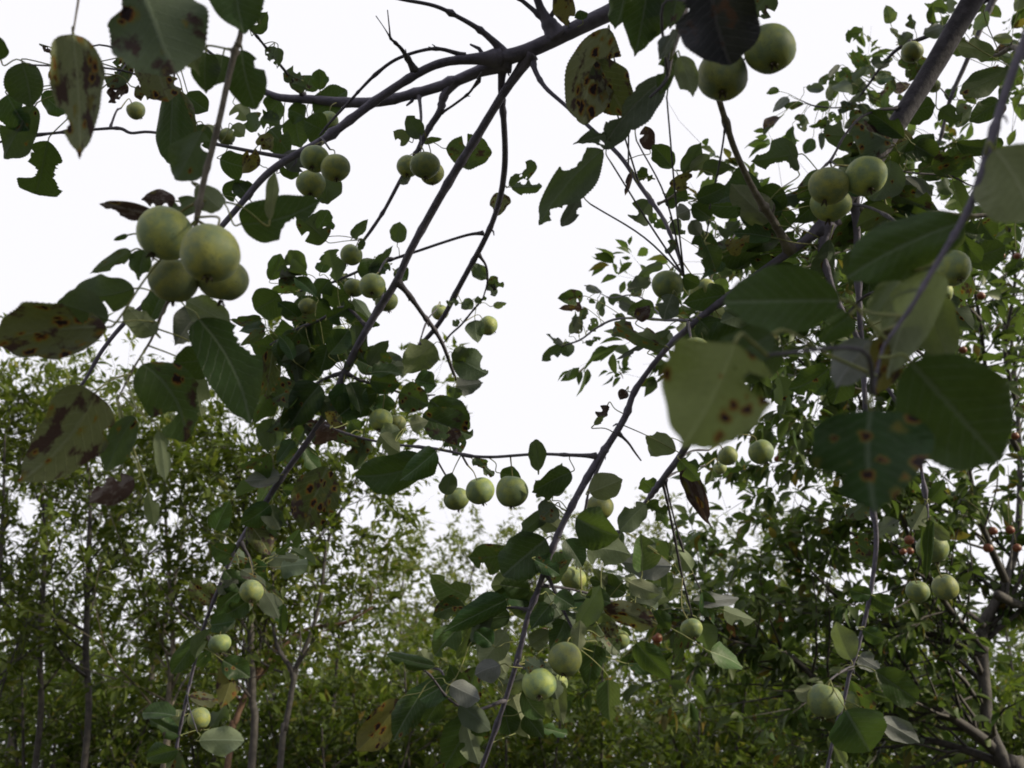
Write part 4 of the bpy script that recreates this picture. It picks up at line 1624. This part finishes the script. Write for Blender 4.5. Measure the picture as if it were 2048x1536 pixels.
def make_tree(name, label, cat, base, trunks, seed, n_branch, br_len, n_twig, tw_len, leaf_step, leaf_size, ratio, mat, bark,
              group=None, singles=0, up=0.25, lo=0.25, extra=(), fine=False, ang=(0.5, 1.1), droop=0.25, branch_bark=None, zmax=None, keep=None):
    """trunks: list of control rows (x y z r) in world space. Boughs, twigs and leaves are grown from them."""
    r = random.Random(seed)
    g = np.random.default_rng(seed)
    root = empty(name, base)
    WLOC[root.name] = Vector(base)
    tag(root, label, cat, group)
    twigs = []
    tubes = []
    for ti, tr in enumerate(trunks):
        c = catmull(tr, 6)
        v, f = tube_data(c[:, :3] - np.array(c[0, :3]), c[:, 3], 9, 0.05, r)
        attach('trunk' if ti == 0 else 'stem', mesh_from('trunk', v, f, [bark]), root, c[0, :3])
        n = len(c)
        twigs.append(c[int(n * .6):])
        for bi in range(n_branch):
            i = int(n * (lo + (1 - lo) * (bi + r.random()) / n_branch))
            i = min(n - 2, i)
            t = c[i + 1, :3] - c[i - 1 if i else 0, :3]
            fr = i / n
            ln = br_len * (1.15 - 0.75 * fr) * r.uniform(0.6, 1.25)
            b = shoot(r, c[i, :3], side_dir(r, t, r.uniform(*ang)), ln, max(.0022, c[i, 3] * 0.5), 0.35, 7, upw=up)
            tubes.append(b)
            b = np.array(b)
            twigs.append(b)
            for _ in range(n_twig):
                k = r.randrange(1, len(b))
                t2 = b[k, :3] - b[k - 1, :3]
                w = shoot(r, b[k, :3], side_dir(r, t2, r.uniform(.4, 1.2)), tw_len * r.uniform(.5, 1.3), max(.0012, b[k, 3] * .5), 0.4, 5, upw=up * .6)
                tubes.append(w)
                twigs.append(np.array(w))
    for e in extra:
        c = catmull(e, 6)
        v, f = tube_data(c[:, :3] - np.array(c[0, :3]), c[:, 3], 8, 0.05, r)
        attach('branch', mesh_from('branch', v, f, [branch_bark or bark]), root, c[0, :3])
        for i in range(2, len(c) - 1):
            w = shoot(r, c[i, :3], side_dir(r, c[i + 1, :3] - c[i - 1, :3], r.uniform(.4, 1.2)), tw_len * r.uniform(.8, 2.0), max(.0015, c[i, 3] * .4), 0.4, 6, upw=up)
            tubes.append(w)
            twigs.append(np.array(w))
    # thin wood, joined: too fine to pick apart
    vs, fs = [], []
    for b in tubes:
        b = np.array(b)
        v, f = tube_data(b[:, :3] - np.array(base), b[:, 3], 4)
        o = len(vs)
        vs += v
        fs += [tuple(q + o for q in ff) for ff in f]
    if vs:
        tag(attach('twigs', mesh_from('twigs', vs, fs, [bark]), root, base), kind='stuff')
    pos, dirs = [], []
    for w in twigs:
        seg = np.linalg.norm(np.diff(w[:, :3], axis=0), axis=1)
        tot = seg.sum()
        m = max(2, int(tot / leaf_step))
        cum = np.concatenate([[0], np.cumsum(seg)])
        cen = g.uniform(0.05, 1.0, max(2, m // 4))
        for s in np.clip(cen[g.integers(0, len(cen), m)] + g.normal(0, .02, m), 0.02, 0.999) * tot:
            k = min(len(seg) - 1, int(np.searchsorted(cum, s) - 1))
            k = max(0, k)
            q = (s - cum[k]) / (seg[k] + 1e-9)
            pos.append(w[k, :3] * (1 - q) + w[k + 1, :3] * q)
            dirs.append((w[k + 1, :3] - w[k, :3]) / (seg[k] + 1e-9))
    pos, dirs = np.array(pos), np.array(dirs)
    m = len(pos)
    sd = g.normal(size=(m, 3))
    sd /= np.linalg.norm(sd, axis=1)[:, None]
    dirs = dirs * 0.7 + sd * 0.95 + np.array([0, 0, -droop])
    nrm = g.normal(size=(m, 3)) * 0.55 + np.array([0, 0, 0.8])
    size = g.uniform(0.5, 1.4, m) * leaf_size
    pos = pos + sd * leaf_size * 0.25
    if zmax is not None:
        ok = pos[:, 2] < zmax
        pos, dirs, nrm, size = pos[ok], dirs[ok], nrm[ok], size[ok]
    if keep is not None:
        ok = np.array([keep(*proj(q)) for q in pos])
        pos, dirs, nrm, size = pos[ok], dirs[ok], nrm[ok], size[ok]
    m = len(pos)
    idx = np.arange(m)
    if singles:
        sc = np.array([proj(q) for q in pos])
        inside = (sc[:, 0] > 5) & (sc[:, 0] < 2043) & (sc[:, 1] > 5) & (sc[:, 1] < 1530)
        px = np.where(inside, size / np.maximum(sc[:, 2], .1), 0)
        order = np.argsort(-px)
        pick = order[:singles]
        me = single_leaf_mesh(ratio, mat)
        for k in pick:
            x = Vector(dirs[k]).normalized()
            y = Vector(nrm[k]).cross(x).normalized()
            z = x.cross(y)
            o = attach('leaf', me, root, pos[k])
            o.rotation_euler = Matrix((x, y, z)).transposed().to_euler()
            o.scale = (size[k],) * 3
        idx = np.setdiff1d(idx, pick)
    me = leaf_cloud('foliage', pos[idx], dirs[idx], nrm[idx], size[idx], ratio, mat, base, fine)
    tag(attach('foliage', me, root, base), kind='stuff')
    return root, twigs


def at_ground(px, dist):
    """ground point below photo column px at the horizontal distance dist"""
    return Vector(((px - 1024) / FPX * dist * CA, dist, 0.0))


def up_trunk(px, dist, height, r0, lean=(0, 0), seed=0, n=6, wob=.06):
    r = random.Random(seed)
    b = at_ground(px, dist)
    rows = []
    for i in range(n + 1):
        q = i / n
        rows.append((b.x + lean[0] * q * height + r.uniform(-wob, wob) * (i > 0), b.y + lean[1] * q * height + r.uniform(-wob, wob) * (i > 0),
                     -0.12 + q * (height + .12), r0 * (1 - 0.85 * q)))
    return b, rows


def px_trunk(rows, dist):
    """trunk through photo pixels (x y width), at horizontal distance dist, prolonged down to the ground"""
    out = []
    for (x, y, w) in rows:
        # depth such that the world y equals dist
        d = dist / (CA - (768.0 - y) / FPX * SA)
        p = P(x, y, d)
        out.append((p.x, p.y, p.z, 0.42 * w * d / FPX))
    p0 = out[0]
    out.insert(0, (p0[0], p0[1], -0.12, p0[3] * 1.25))
    return Vector((p0[0], p0[1], 0)), out


# thicket of saplings at the left
THICK = dict(leaf_size=.047, ratio=.42, mat=M_THICKET, cat='tree', name='sapling', group='saplings of the thicket')


def clear_stems(x, y, d):
    # the lower stems of the front rank stand free of leaves
    return not (440 < x < 680 and 1240 < y < 1560 and d < 4.3) or (int(x) * 7 + int(y)) % 5 < 2


def thicket(label, base, trunks, seed, bark=M_SAPBARK, **kw):
    o = dict(n_branch=20, br_len=1.0, n_twig=7, tw_len=.36, leaf_step=.0185, up=.28, lo=.3, keep=clear_stems, ang=(.45, 1.2))
    o.update(kw)
    make_tree(label=label, base=base, trunks=trunks, seed=seed, bark=bark, **o, **THICK)


b, t = px_trunk([(503, 1536, 19), (505, 1400, 18), (502, 1270, 17), (498, 1120, 13), (490, 1020, 9), (480, 930, 5)], 4.2)
thicket('straight sapling with a dark brown trunk, left of the forked one', b, [t], 1, singles=60)
b, t = px_trunk([(560, 1536, 15), (570, 1460, 14), (582, 1390, 14), (586, 1345, 13), (556, 1296, 9), (544, 1220, 8), (546, 1120, 7), (540, 1000, 5), (545, 930, 3)], 4.0)
b2, t2 = px_trunk([(586, 1345, 12), (620, 1272, 10), (642, 1190, 9), (652, 1100, 8), (672, 1040, 6), (712, 960, 5), (730, 880, 3)], 4.0)
thicket('slender sapling whose trunk forks into a wide V near the bottom', b, [t, t2[1:]], 2, singles=60, n_branch=14, br_len=.7, leaf_step=.017)
b, t = px_trunk([(328, 1536, 17), (332, 1470, 16), (338, 1390, 14), (346, 1300, 12), (340, 1180, 10), (332, 1050, 7), (328, 940, 4)], 4.4)
thicket('sapling with a pale buff trunk low at the left', b, [t], 3, M_PALEBARK, singles=60)
b, t = px_trunk([(455, 1536, 16), (472, 1440, 15), (500, 1375, 15), (545, 1310, 14), (610, 1260, 9), (690, 1245, 7), (745, 1215, 5)], 4.6)
thicket('leaning sapling with a reddish trunk slanting to the right', b, [t], 4, M_REDBARK, br_len=.6, n_branch=12, singles=30)
b, t = px_trunk([(168, 1536, 16), (172, 1300, 15), (178, 1100, 12), (180, 1000, 8), (172, 890, 4)], 4.6)
thicket('grey sapling under the big rust-spotted leaf at the left', b, [t], 5, singles=50)
b, t = px_trunk([(70, 1536, 15), (80, 1300, 14), (90, 1050, 10), (70, 920, 6), (60, 850, 4)], 4.8)
thicket('sapling second from the left edge of the photo', b, [t], 6, singles=50)
b, t = px_trunk([(-30, 1536, 15), (-10, 1300, 13), (5, 1040, 8), (10, 870, 4)], 4.4)
thicket('leftmost sapling cut by the edge of the photo', b, [t], 7, singles=40)
for i, (px, dist, h, lab) in enumerate([(250, 5.8, 3.6, 'sapling farther back between the grey and the pale trunks'), (120, 6.2, 3.8, 'sapling farther back behind the two leftmost trunks'),
                                        (400, 6.3, 3.3, 'sapling farther back behind the straight brown trunk'), (640, 6.0, 2.5, 'sapling farther back right of the forked sapling'),
                                        (-20, 6.5, 4.0, 'sapling farther back at the very left edge'), (760, 6.8, 2.3, 'low pale green sapling nearest the middle of the photo')]):
    b, t = up_trunk(px, dist, h, .035, (.02, 0), 30 + i)
    thicket(lab, b, [t], 20 + i, n_branch=24, leaf_step=.026, lo=.1)

# berry tree at the right
b, t = px_trunk([(2050, 1600, 46), (2016, 1540, 38), (1992, 1490, 32), (1974, 1440, 29), (1970, 1380, 29), (1964, 1310, 29), (1966, 1252, 28), (2000, 1188, 23), (2030, 1100, 18), (2040, 980, 14), (2035, 820, 10), (2020, 640, 6)], 3.9)


def wpx(rows, d0, d1):
    out = []
    for i, (x, y, w) in enumerate(rows):
        d = d0 + (d1 - d0) * i / (len(rows) - 1)
        p = P(x, y, d)
        out.append((p.x, p.y, p.z, .5 * w * d / FPX))
    return out


dT = proj(t[3][:3])[2]
ext = [wpx([(1992, 1500, 26), (1930, 1452, 20), (1850, 1404, 17), (1780, 1384, 14), (1700, 1376, 13), (1640, 1366, 13), (1592, 1322, 13), (1540, 1297, 12), (1480, 1280, 11), (1440, 1256, 9), (1390, 1240, 7), (1320, 1232, 4)], dT, 3.4),
       wpx([(2010, 1530, 22), (1930, 1500, 16), (1840, 1478, 12), (1740, 1480, 8), (1640, 1470, 5)], dT, 3.8),
       wpx([(1995, 1190, 20), (2050, 1210, 16), (2120, 1180, 12)], dT, 4.0),
       wpx([(1970, 1300, 18), (1900, 1220, 12), (1840, 1120, 9), (1790, 1000, 7), (1740, 860, 6), (1700, 740, 4)], dT, 3.2),
       wpx([(2010, 1160, 16), (1960, 1040, 12), (1930, 900, 9), (1900, 760, 7), (1860, 600, 5), (1800, 480, 3)], dT, 3.0),
       wpx([(2035, 900, 12), (1980, 780, 9), (1960, 640, 7), (1940, 520, 5), (1960, 420, 3)], dT, 3.2),
       wpx([(1850, 1404, 12), (1790, 1300, 9), (1700, 1220, 7), (1620, 1140, 5), (1560, 1080, 3)], 3.8, 3.6),
       wpx([(1740, 860, 6), (1660, 780, 5), (1580, 700, 4), (1520, 640, 3)], 3.1, 2.9),
       wpx([(1966, 1252, 16), (1880, 1180, 11), (1790, 1110, 8), (1690, 1060, 6), (1600, 1010, 4)], dT, 3.6),
       wpx([(1960, 640, 9), (1890, 570, 7), (1800, 520, 5), (1700, 500, 4), (1600, 540, 3)], 3.2, 2.7),
       wpx([(1900, 760, 8), (1820, 690, 6), (1720, 640, 5), (1600, 620, 4), (1500, 660, 3)], 3.1, 2.7),
       wpx([(2035, 820, 10), (2010, 700, 8), (2030, 560, 6), (2010, 420, 5), (1960, 300, 3)], dT, 3.4),
       wpx([(1960, 1040, 10), (1900, 990, 8), (1800, 950, 6), (1700, 930, 5), (1620, 880, 3)], 3.6, 3.2),
       wpx([(1964, 1310, 14), (1860, 1270, 10), (1740, 1240, 8), (1620, 1230, 5), (1520, 1190, 3)], dT, 3.7),
       wpx([(1930, 900, 9), (1860, 840, 7), (1760, 790, 5), (1650, 770, 4), (1570, 800, 3)], 3.2, 3.0)]
berry_tree, btw = make_tree('berry_tree', 'tree at the right edge with a curved grey trunk and small reddish fruits', 'tree', b, [t], 50, 16, .9, 6, .36, .0215, .056, .48, M_BERRYLF, M_SAPBARK,
                            singles=300, up=.1, lo=.35, extra=ext, fine=True, ang=(.6, 1.3), droop=.35,
                            keep=lambda x, y, d: not (1895 < x < 2048 and 1170 < y < 1540 and d < dT + .1) or hash((int(x), int(y))) % 3 != 0)

# pale far trees in the gap
for i, (px, dist, h, lab) in enumerate([(800, 10.5, 3.6, 'hazy pale green tree low in the gap, left of its middle'), (930, 12, 4.0, 'hazy pale green tree seen under the row of three apples'),
                                        (1060, 11, 3.9, 'hazy pale green tree behind the lower central branch'), (1200, 12.5, 4.1, 'hazy pale green tree just right of the central branch'),
                                        (1340, 11.5, 4.0, 'hazy pale green tree behind the thin hanging twigs'), (1470, 13, 4.2, 'hazy pale green tree right of the gap, left of the berry tree'),
                                        (1620, 12.5, 4.3, 'hazy tree mostly hidden behind the berry tree boughs')]):
    b, t = up_trunk(px, dist, h, .06, (0, 0), 60 + i, wob=.1)
    make_tree('far_tree', lab, 'tree', b, [t], 70 + i, 28, 1.3, 7, .5, .025, .072, .42, M_FAR, M_SAPBARK, group='far trees in the gap', up=.5, lo=.1)

# dense bushes closing the view at the bottom
k = 0
for (px, dist, h, lab) in [(-60, 5.4, 2.3, 'dark bush at the bottom left corner'), (160, 5.2, 2.2, 'dark bush below the grey sapling'), (330, 5.6, 2.2, 'dark bush around the pale buff trunk'),
                           (520, 5.5, 2.1, 'bush behind the straight and forked saplings'), (700, 5.2, 2.1, 'bush right of the forked sapling trunk'), (860, 5.6, 2.2, 'olive bush left of the central branch foot'),
                           (1020, 5.3, 2.05, 'bush behind the foot of the central branch'), (1180, 5.6, 2.2, 'bush below the half lit speckled apple'), (1340, 5.3, 2.1, 'bush below the hanging yellow apple'),
                           (1500, 5.6, 2.25, 'bush under the curved dark branch'), (1680, 5.2, 2.1, 'bush behind the lowest speckled apple at the right'), (1850, 5.5, 2.3, 'bush left of the berry tree trunk'),
                           (2060, 5.6, 2.4, 'bush at the bottom right corner behind the berry tree')]:
    b = at_ground(px, dist)
    r = random.Random(300 + k)
    tr = []
    for s in range(5):
        a = r.uniform(0, 6.28)
        top = (b.x + math.cos(a) * .45 + r.uniform(-.1, .1), b.y + math.sin(a) * .45, h * r.uniform(.75, 1.0))
        tr.append([(b.x + .05 * math.cos(a), b.y + .05 * math.sin(a), -.1, .016), ((b.x * .5 + top[0] * .5), (b.y * .5 + top[1] * .5), h * .5, .011), (*top, .004)])
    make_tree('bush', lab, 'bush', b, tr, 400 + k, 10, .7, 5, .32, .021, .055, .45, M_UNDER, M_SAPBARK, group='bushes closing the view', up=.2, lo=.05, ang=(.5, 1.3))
    k += 1

# a second, taller rank behind the bushes
for k, (px, lab) in enumerate([(-150, 'tall bush beyond the left edge thicket'), (90, 'tall bush seen between the leftmost trunks'), (300, 'tall bush behind the pale buff trunk'),
                               (500, 'tall bush behind the forked sapling'), (690, 'tall olive bush under the low pale sapling'), (880, 'tall bush below the row of three apples'),
                               (1080, 'tall bush behind the lower central branch'), (1280, 'tall bush below the orange rust-spotted leaf'), (1480, 'tall bush below the gap at the right'),
                               (1680, 'tall bush behind the lower right hanging branch'), (1880, 'tall bush behind the berry tree boughs'), (2120, 'tall bush beyond the right edge')]):
    r = random.Random(900 + k)
    dist = r.uniform(7.4, 8.6)
    b = at_ground(px, dist)
    h = 2.25 + .25 * r.random()
    tr = []
    for s in range(5):
        a = r.uniform(0, 6.28)
        top = (b.x + math.cos(a) * .7, b.y + math.sin(a) * .6, h * r.uniform(.8, 1.0))
        tr.append([(b.x + .05 * math.cos(a), b.y + .05 * math.sin(a), -.1, .02), ((b.x * .5 + top[0] * .5), (b.y * .5 + top[1] * .5), h * .5, .013), (*top, .004)])
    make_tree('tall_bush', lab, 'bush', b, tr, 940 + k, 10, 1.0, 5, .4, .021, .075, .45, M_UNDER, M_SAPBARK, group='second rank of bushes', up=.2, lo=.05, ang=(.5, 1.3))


def woodland():
    # unseen wood added at the sides and behind the lens to cut fill light
    g = np.random.default_rng(5)
    cl = []
    while len(cl) < 560:
        a = g.uniform(0, 2 * math.pi)
        rr = g.uniform(5.5, 10)
        x, y = rr * math.sin(a), rr * math.cos(a)
        front = abs(math.atan2(x, y)) < math.radians(52)
        if front:
            continue
        hmax = 2.6 if (x > 0 and y > -5.0) else 7.5  # kept low towards the sun, tall elsewhere to block sky light
        cl.append((x, y, g.uniform(.1, hmax)))
    # far wood in front, beyond the bushes
    for _ in range(260):
        a = g.uniform(-.62, .62)
        rr = g.uniform(15, 21)
        cl.append((rr * math.sin(a), rr * math.cos(a), g.uniform(.1, 4.2)))
    cl = np.array(cl)
    per = 60
    pos = np.repeat(cl, per, axis=0) + g.normal(size=(len(cl) * per, 3)) * np.array([.5, .5, .4])
    pos[:, 2] = np.abs(pos[:, 2])
    m = len(pos)
    me = leaf_cloud('woodland', pos, g.normal(size=(m, 3)) + np.array([0, 0, -.3]), g.normal(size=(m, 3)) * .6 + np.array([0, 0, .7]), g.uniform(.10, .2, m), .5, M_FAR2, (0, 0, 0))
    tag(link_mesh('woodland', me), 'green woodland beyond the bushes, plus unseen woodland added round the lens for shade', 'woodland', kind='stuff')


M_FAR2 = foliage_material('woodland_leaves', [(0.0, (0.03, 0.055, 0.015)), (0.6, (0.06, 0.09, 0.03)), (1.0, (0.1, 0.12, 0.04))], (0.1, 0.14, 0.03), (0.09, 0.11, 0.06))
woodland()
added_overhead_crown()

# small reddish fruits of the berry tree
def berry_mesh():
    v, f = [], []
    for i in range(9):
        th = math.pi * i / 8
        for q in range(12):
            a = 2 * math.pi * q / 12
            z = math.cos(th) - (.18 * math.exp(-(math.sin(th) / .3) ** 2) if math.cos(th) > 0 else -.1 * math.exp(-(math.sin(th) / .25) ** 2))
            v.append((math.sin(th) * math.cos(a), math.sin(th) * math.sin(a), z * .95))
    for i in range(8):
        for q in range(12):
            f.append((i * 12 + q, (i + 1) * 12 + q, (i + 1) * 12 + (q + 1) % 12, i * 12 + (q + 1) % 12))
    return mesh_from('berry_fruit', v, f, [plain_material('berry_skin', (0.17, 0.035, 0.025), (0.20, 0.09, 0.03), 1.4, .45)])


BERRY = berry_mesh()
allp = np.vstack([w[:, :3] for w in btw])
for i, (x, y, w, d, lab) in enumerate([
        (1938, 580, 22, 2.7, 'reddish brown berry right of the near shoot apple'), (1962, 592, 17, 2.72, 'smaller berry touching the reddish brown one beside the near apple'),
        (1893, 622, 20, 2.8, 'dark red berry under the dark half hidden apple'), (2003, 512, 14, 2.9, 'orange berry high at the right edge'),
        (2034, 512, 14, 2.9, 'outermost orange berry high at the right edge'), (1914, 640, 18, 2.8, 'brown berry beside the dark red one at the right'),
        (1690, 787, 10, 3.0, 'tiny red berry left of the big dark near leaf'), (1818, 1080, 20, 2.9, 'upper red berry of three beside the stem hung apple'),
        (1806, 1103, 14, 2.9, 'lower left red berry of three beside the stem hung apple'), (1820, 1102, 15, 2.92, 'lower right red berry of three beside the stem hung apple'),
        (1976, 1096, 20, 3.1, 'dull crimson berry left of the yellow leaf at the right edge'), (1986, 1062, 18, 3.1, 'dull crimson berry above the yellow leaf at the right edge'),
        (2034, 1096, 18, 3.1, 'crimson berry touching the right edge of the photo'), (2020, 1060, 18, 3.1, 'dull crimson berry second from the right edge'),
        (1555, 918, 14, 3.0, 'small dark red berry right of the bright yellow green apple'), (1314, 1276, 22, 3.2, 'red berry below the end of the rust-spotted leaf'),
        (1232, 1402, 16, 3.4, 'crimson berry in the dark undergrowth below the speckled apple'), (1088, 1262, 14, 3.2, 'red berry between central branch and its lower apples'),
        (2012, 840, 16, 3.0, 'dark berry right of the huge dark near leaf'), (2030, 872, 16, 3.0, 'lowest dark berry right of the huge dark near leaf'),
        (1900, 690, 16, 2.9, 'shaded red berry above the huge dark near leaf'), (1926, 700, 16, 2.9, 'orange brown berry above the right part of the dark leaf')]):
    C = P(x, y, d)
    rad = .5 * w * d / FPX
    j = int(np.linalg.norm(allp - np.array(C), axis=1).argmin())
    Q = Vector(allp[j])
    e = empty('berry', C)
    WLOC[e.name] = C
    tag(e, lab, 'berry', 'reddish berries of the right hand tree')
    o = attach('fruit', BERRY, e, C)
    o.scale = (rad,) * 3
    m = (C + Q) / 2 + Vector((0, 0, .02))
    cc = catmull([(*(C + Vector((0, 0, rad * .8))), .0011), (*m, .0010), (*Q, .0013)], 5)
    v, f = tube_data(cc[:, :3] - np.array(C), cc[:, 3], 5)
    attach('stem', mesh_from('stem', v, f, [M_STEM]), e, C)
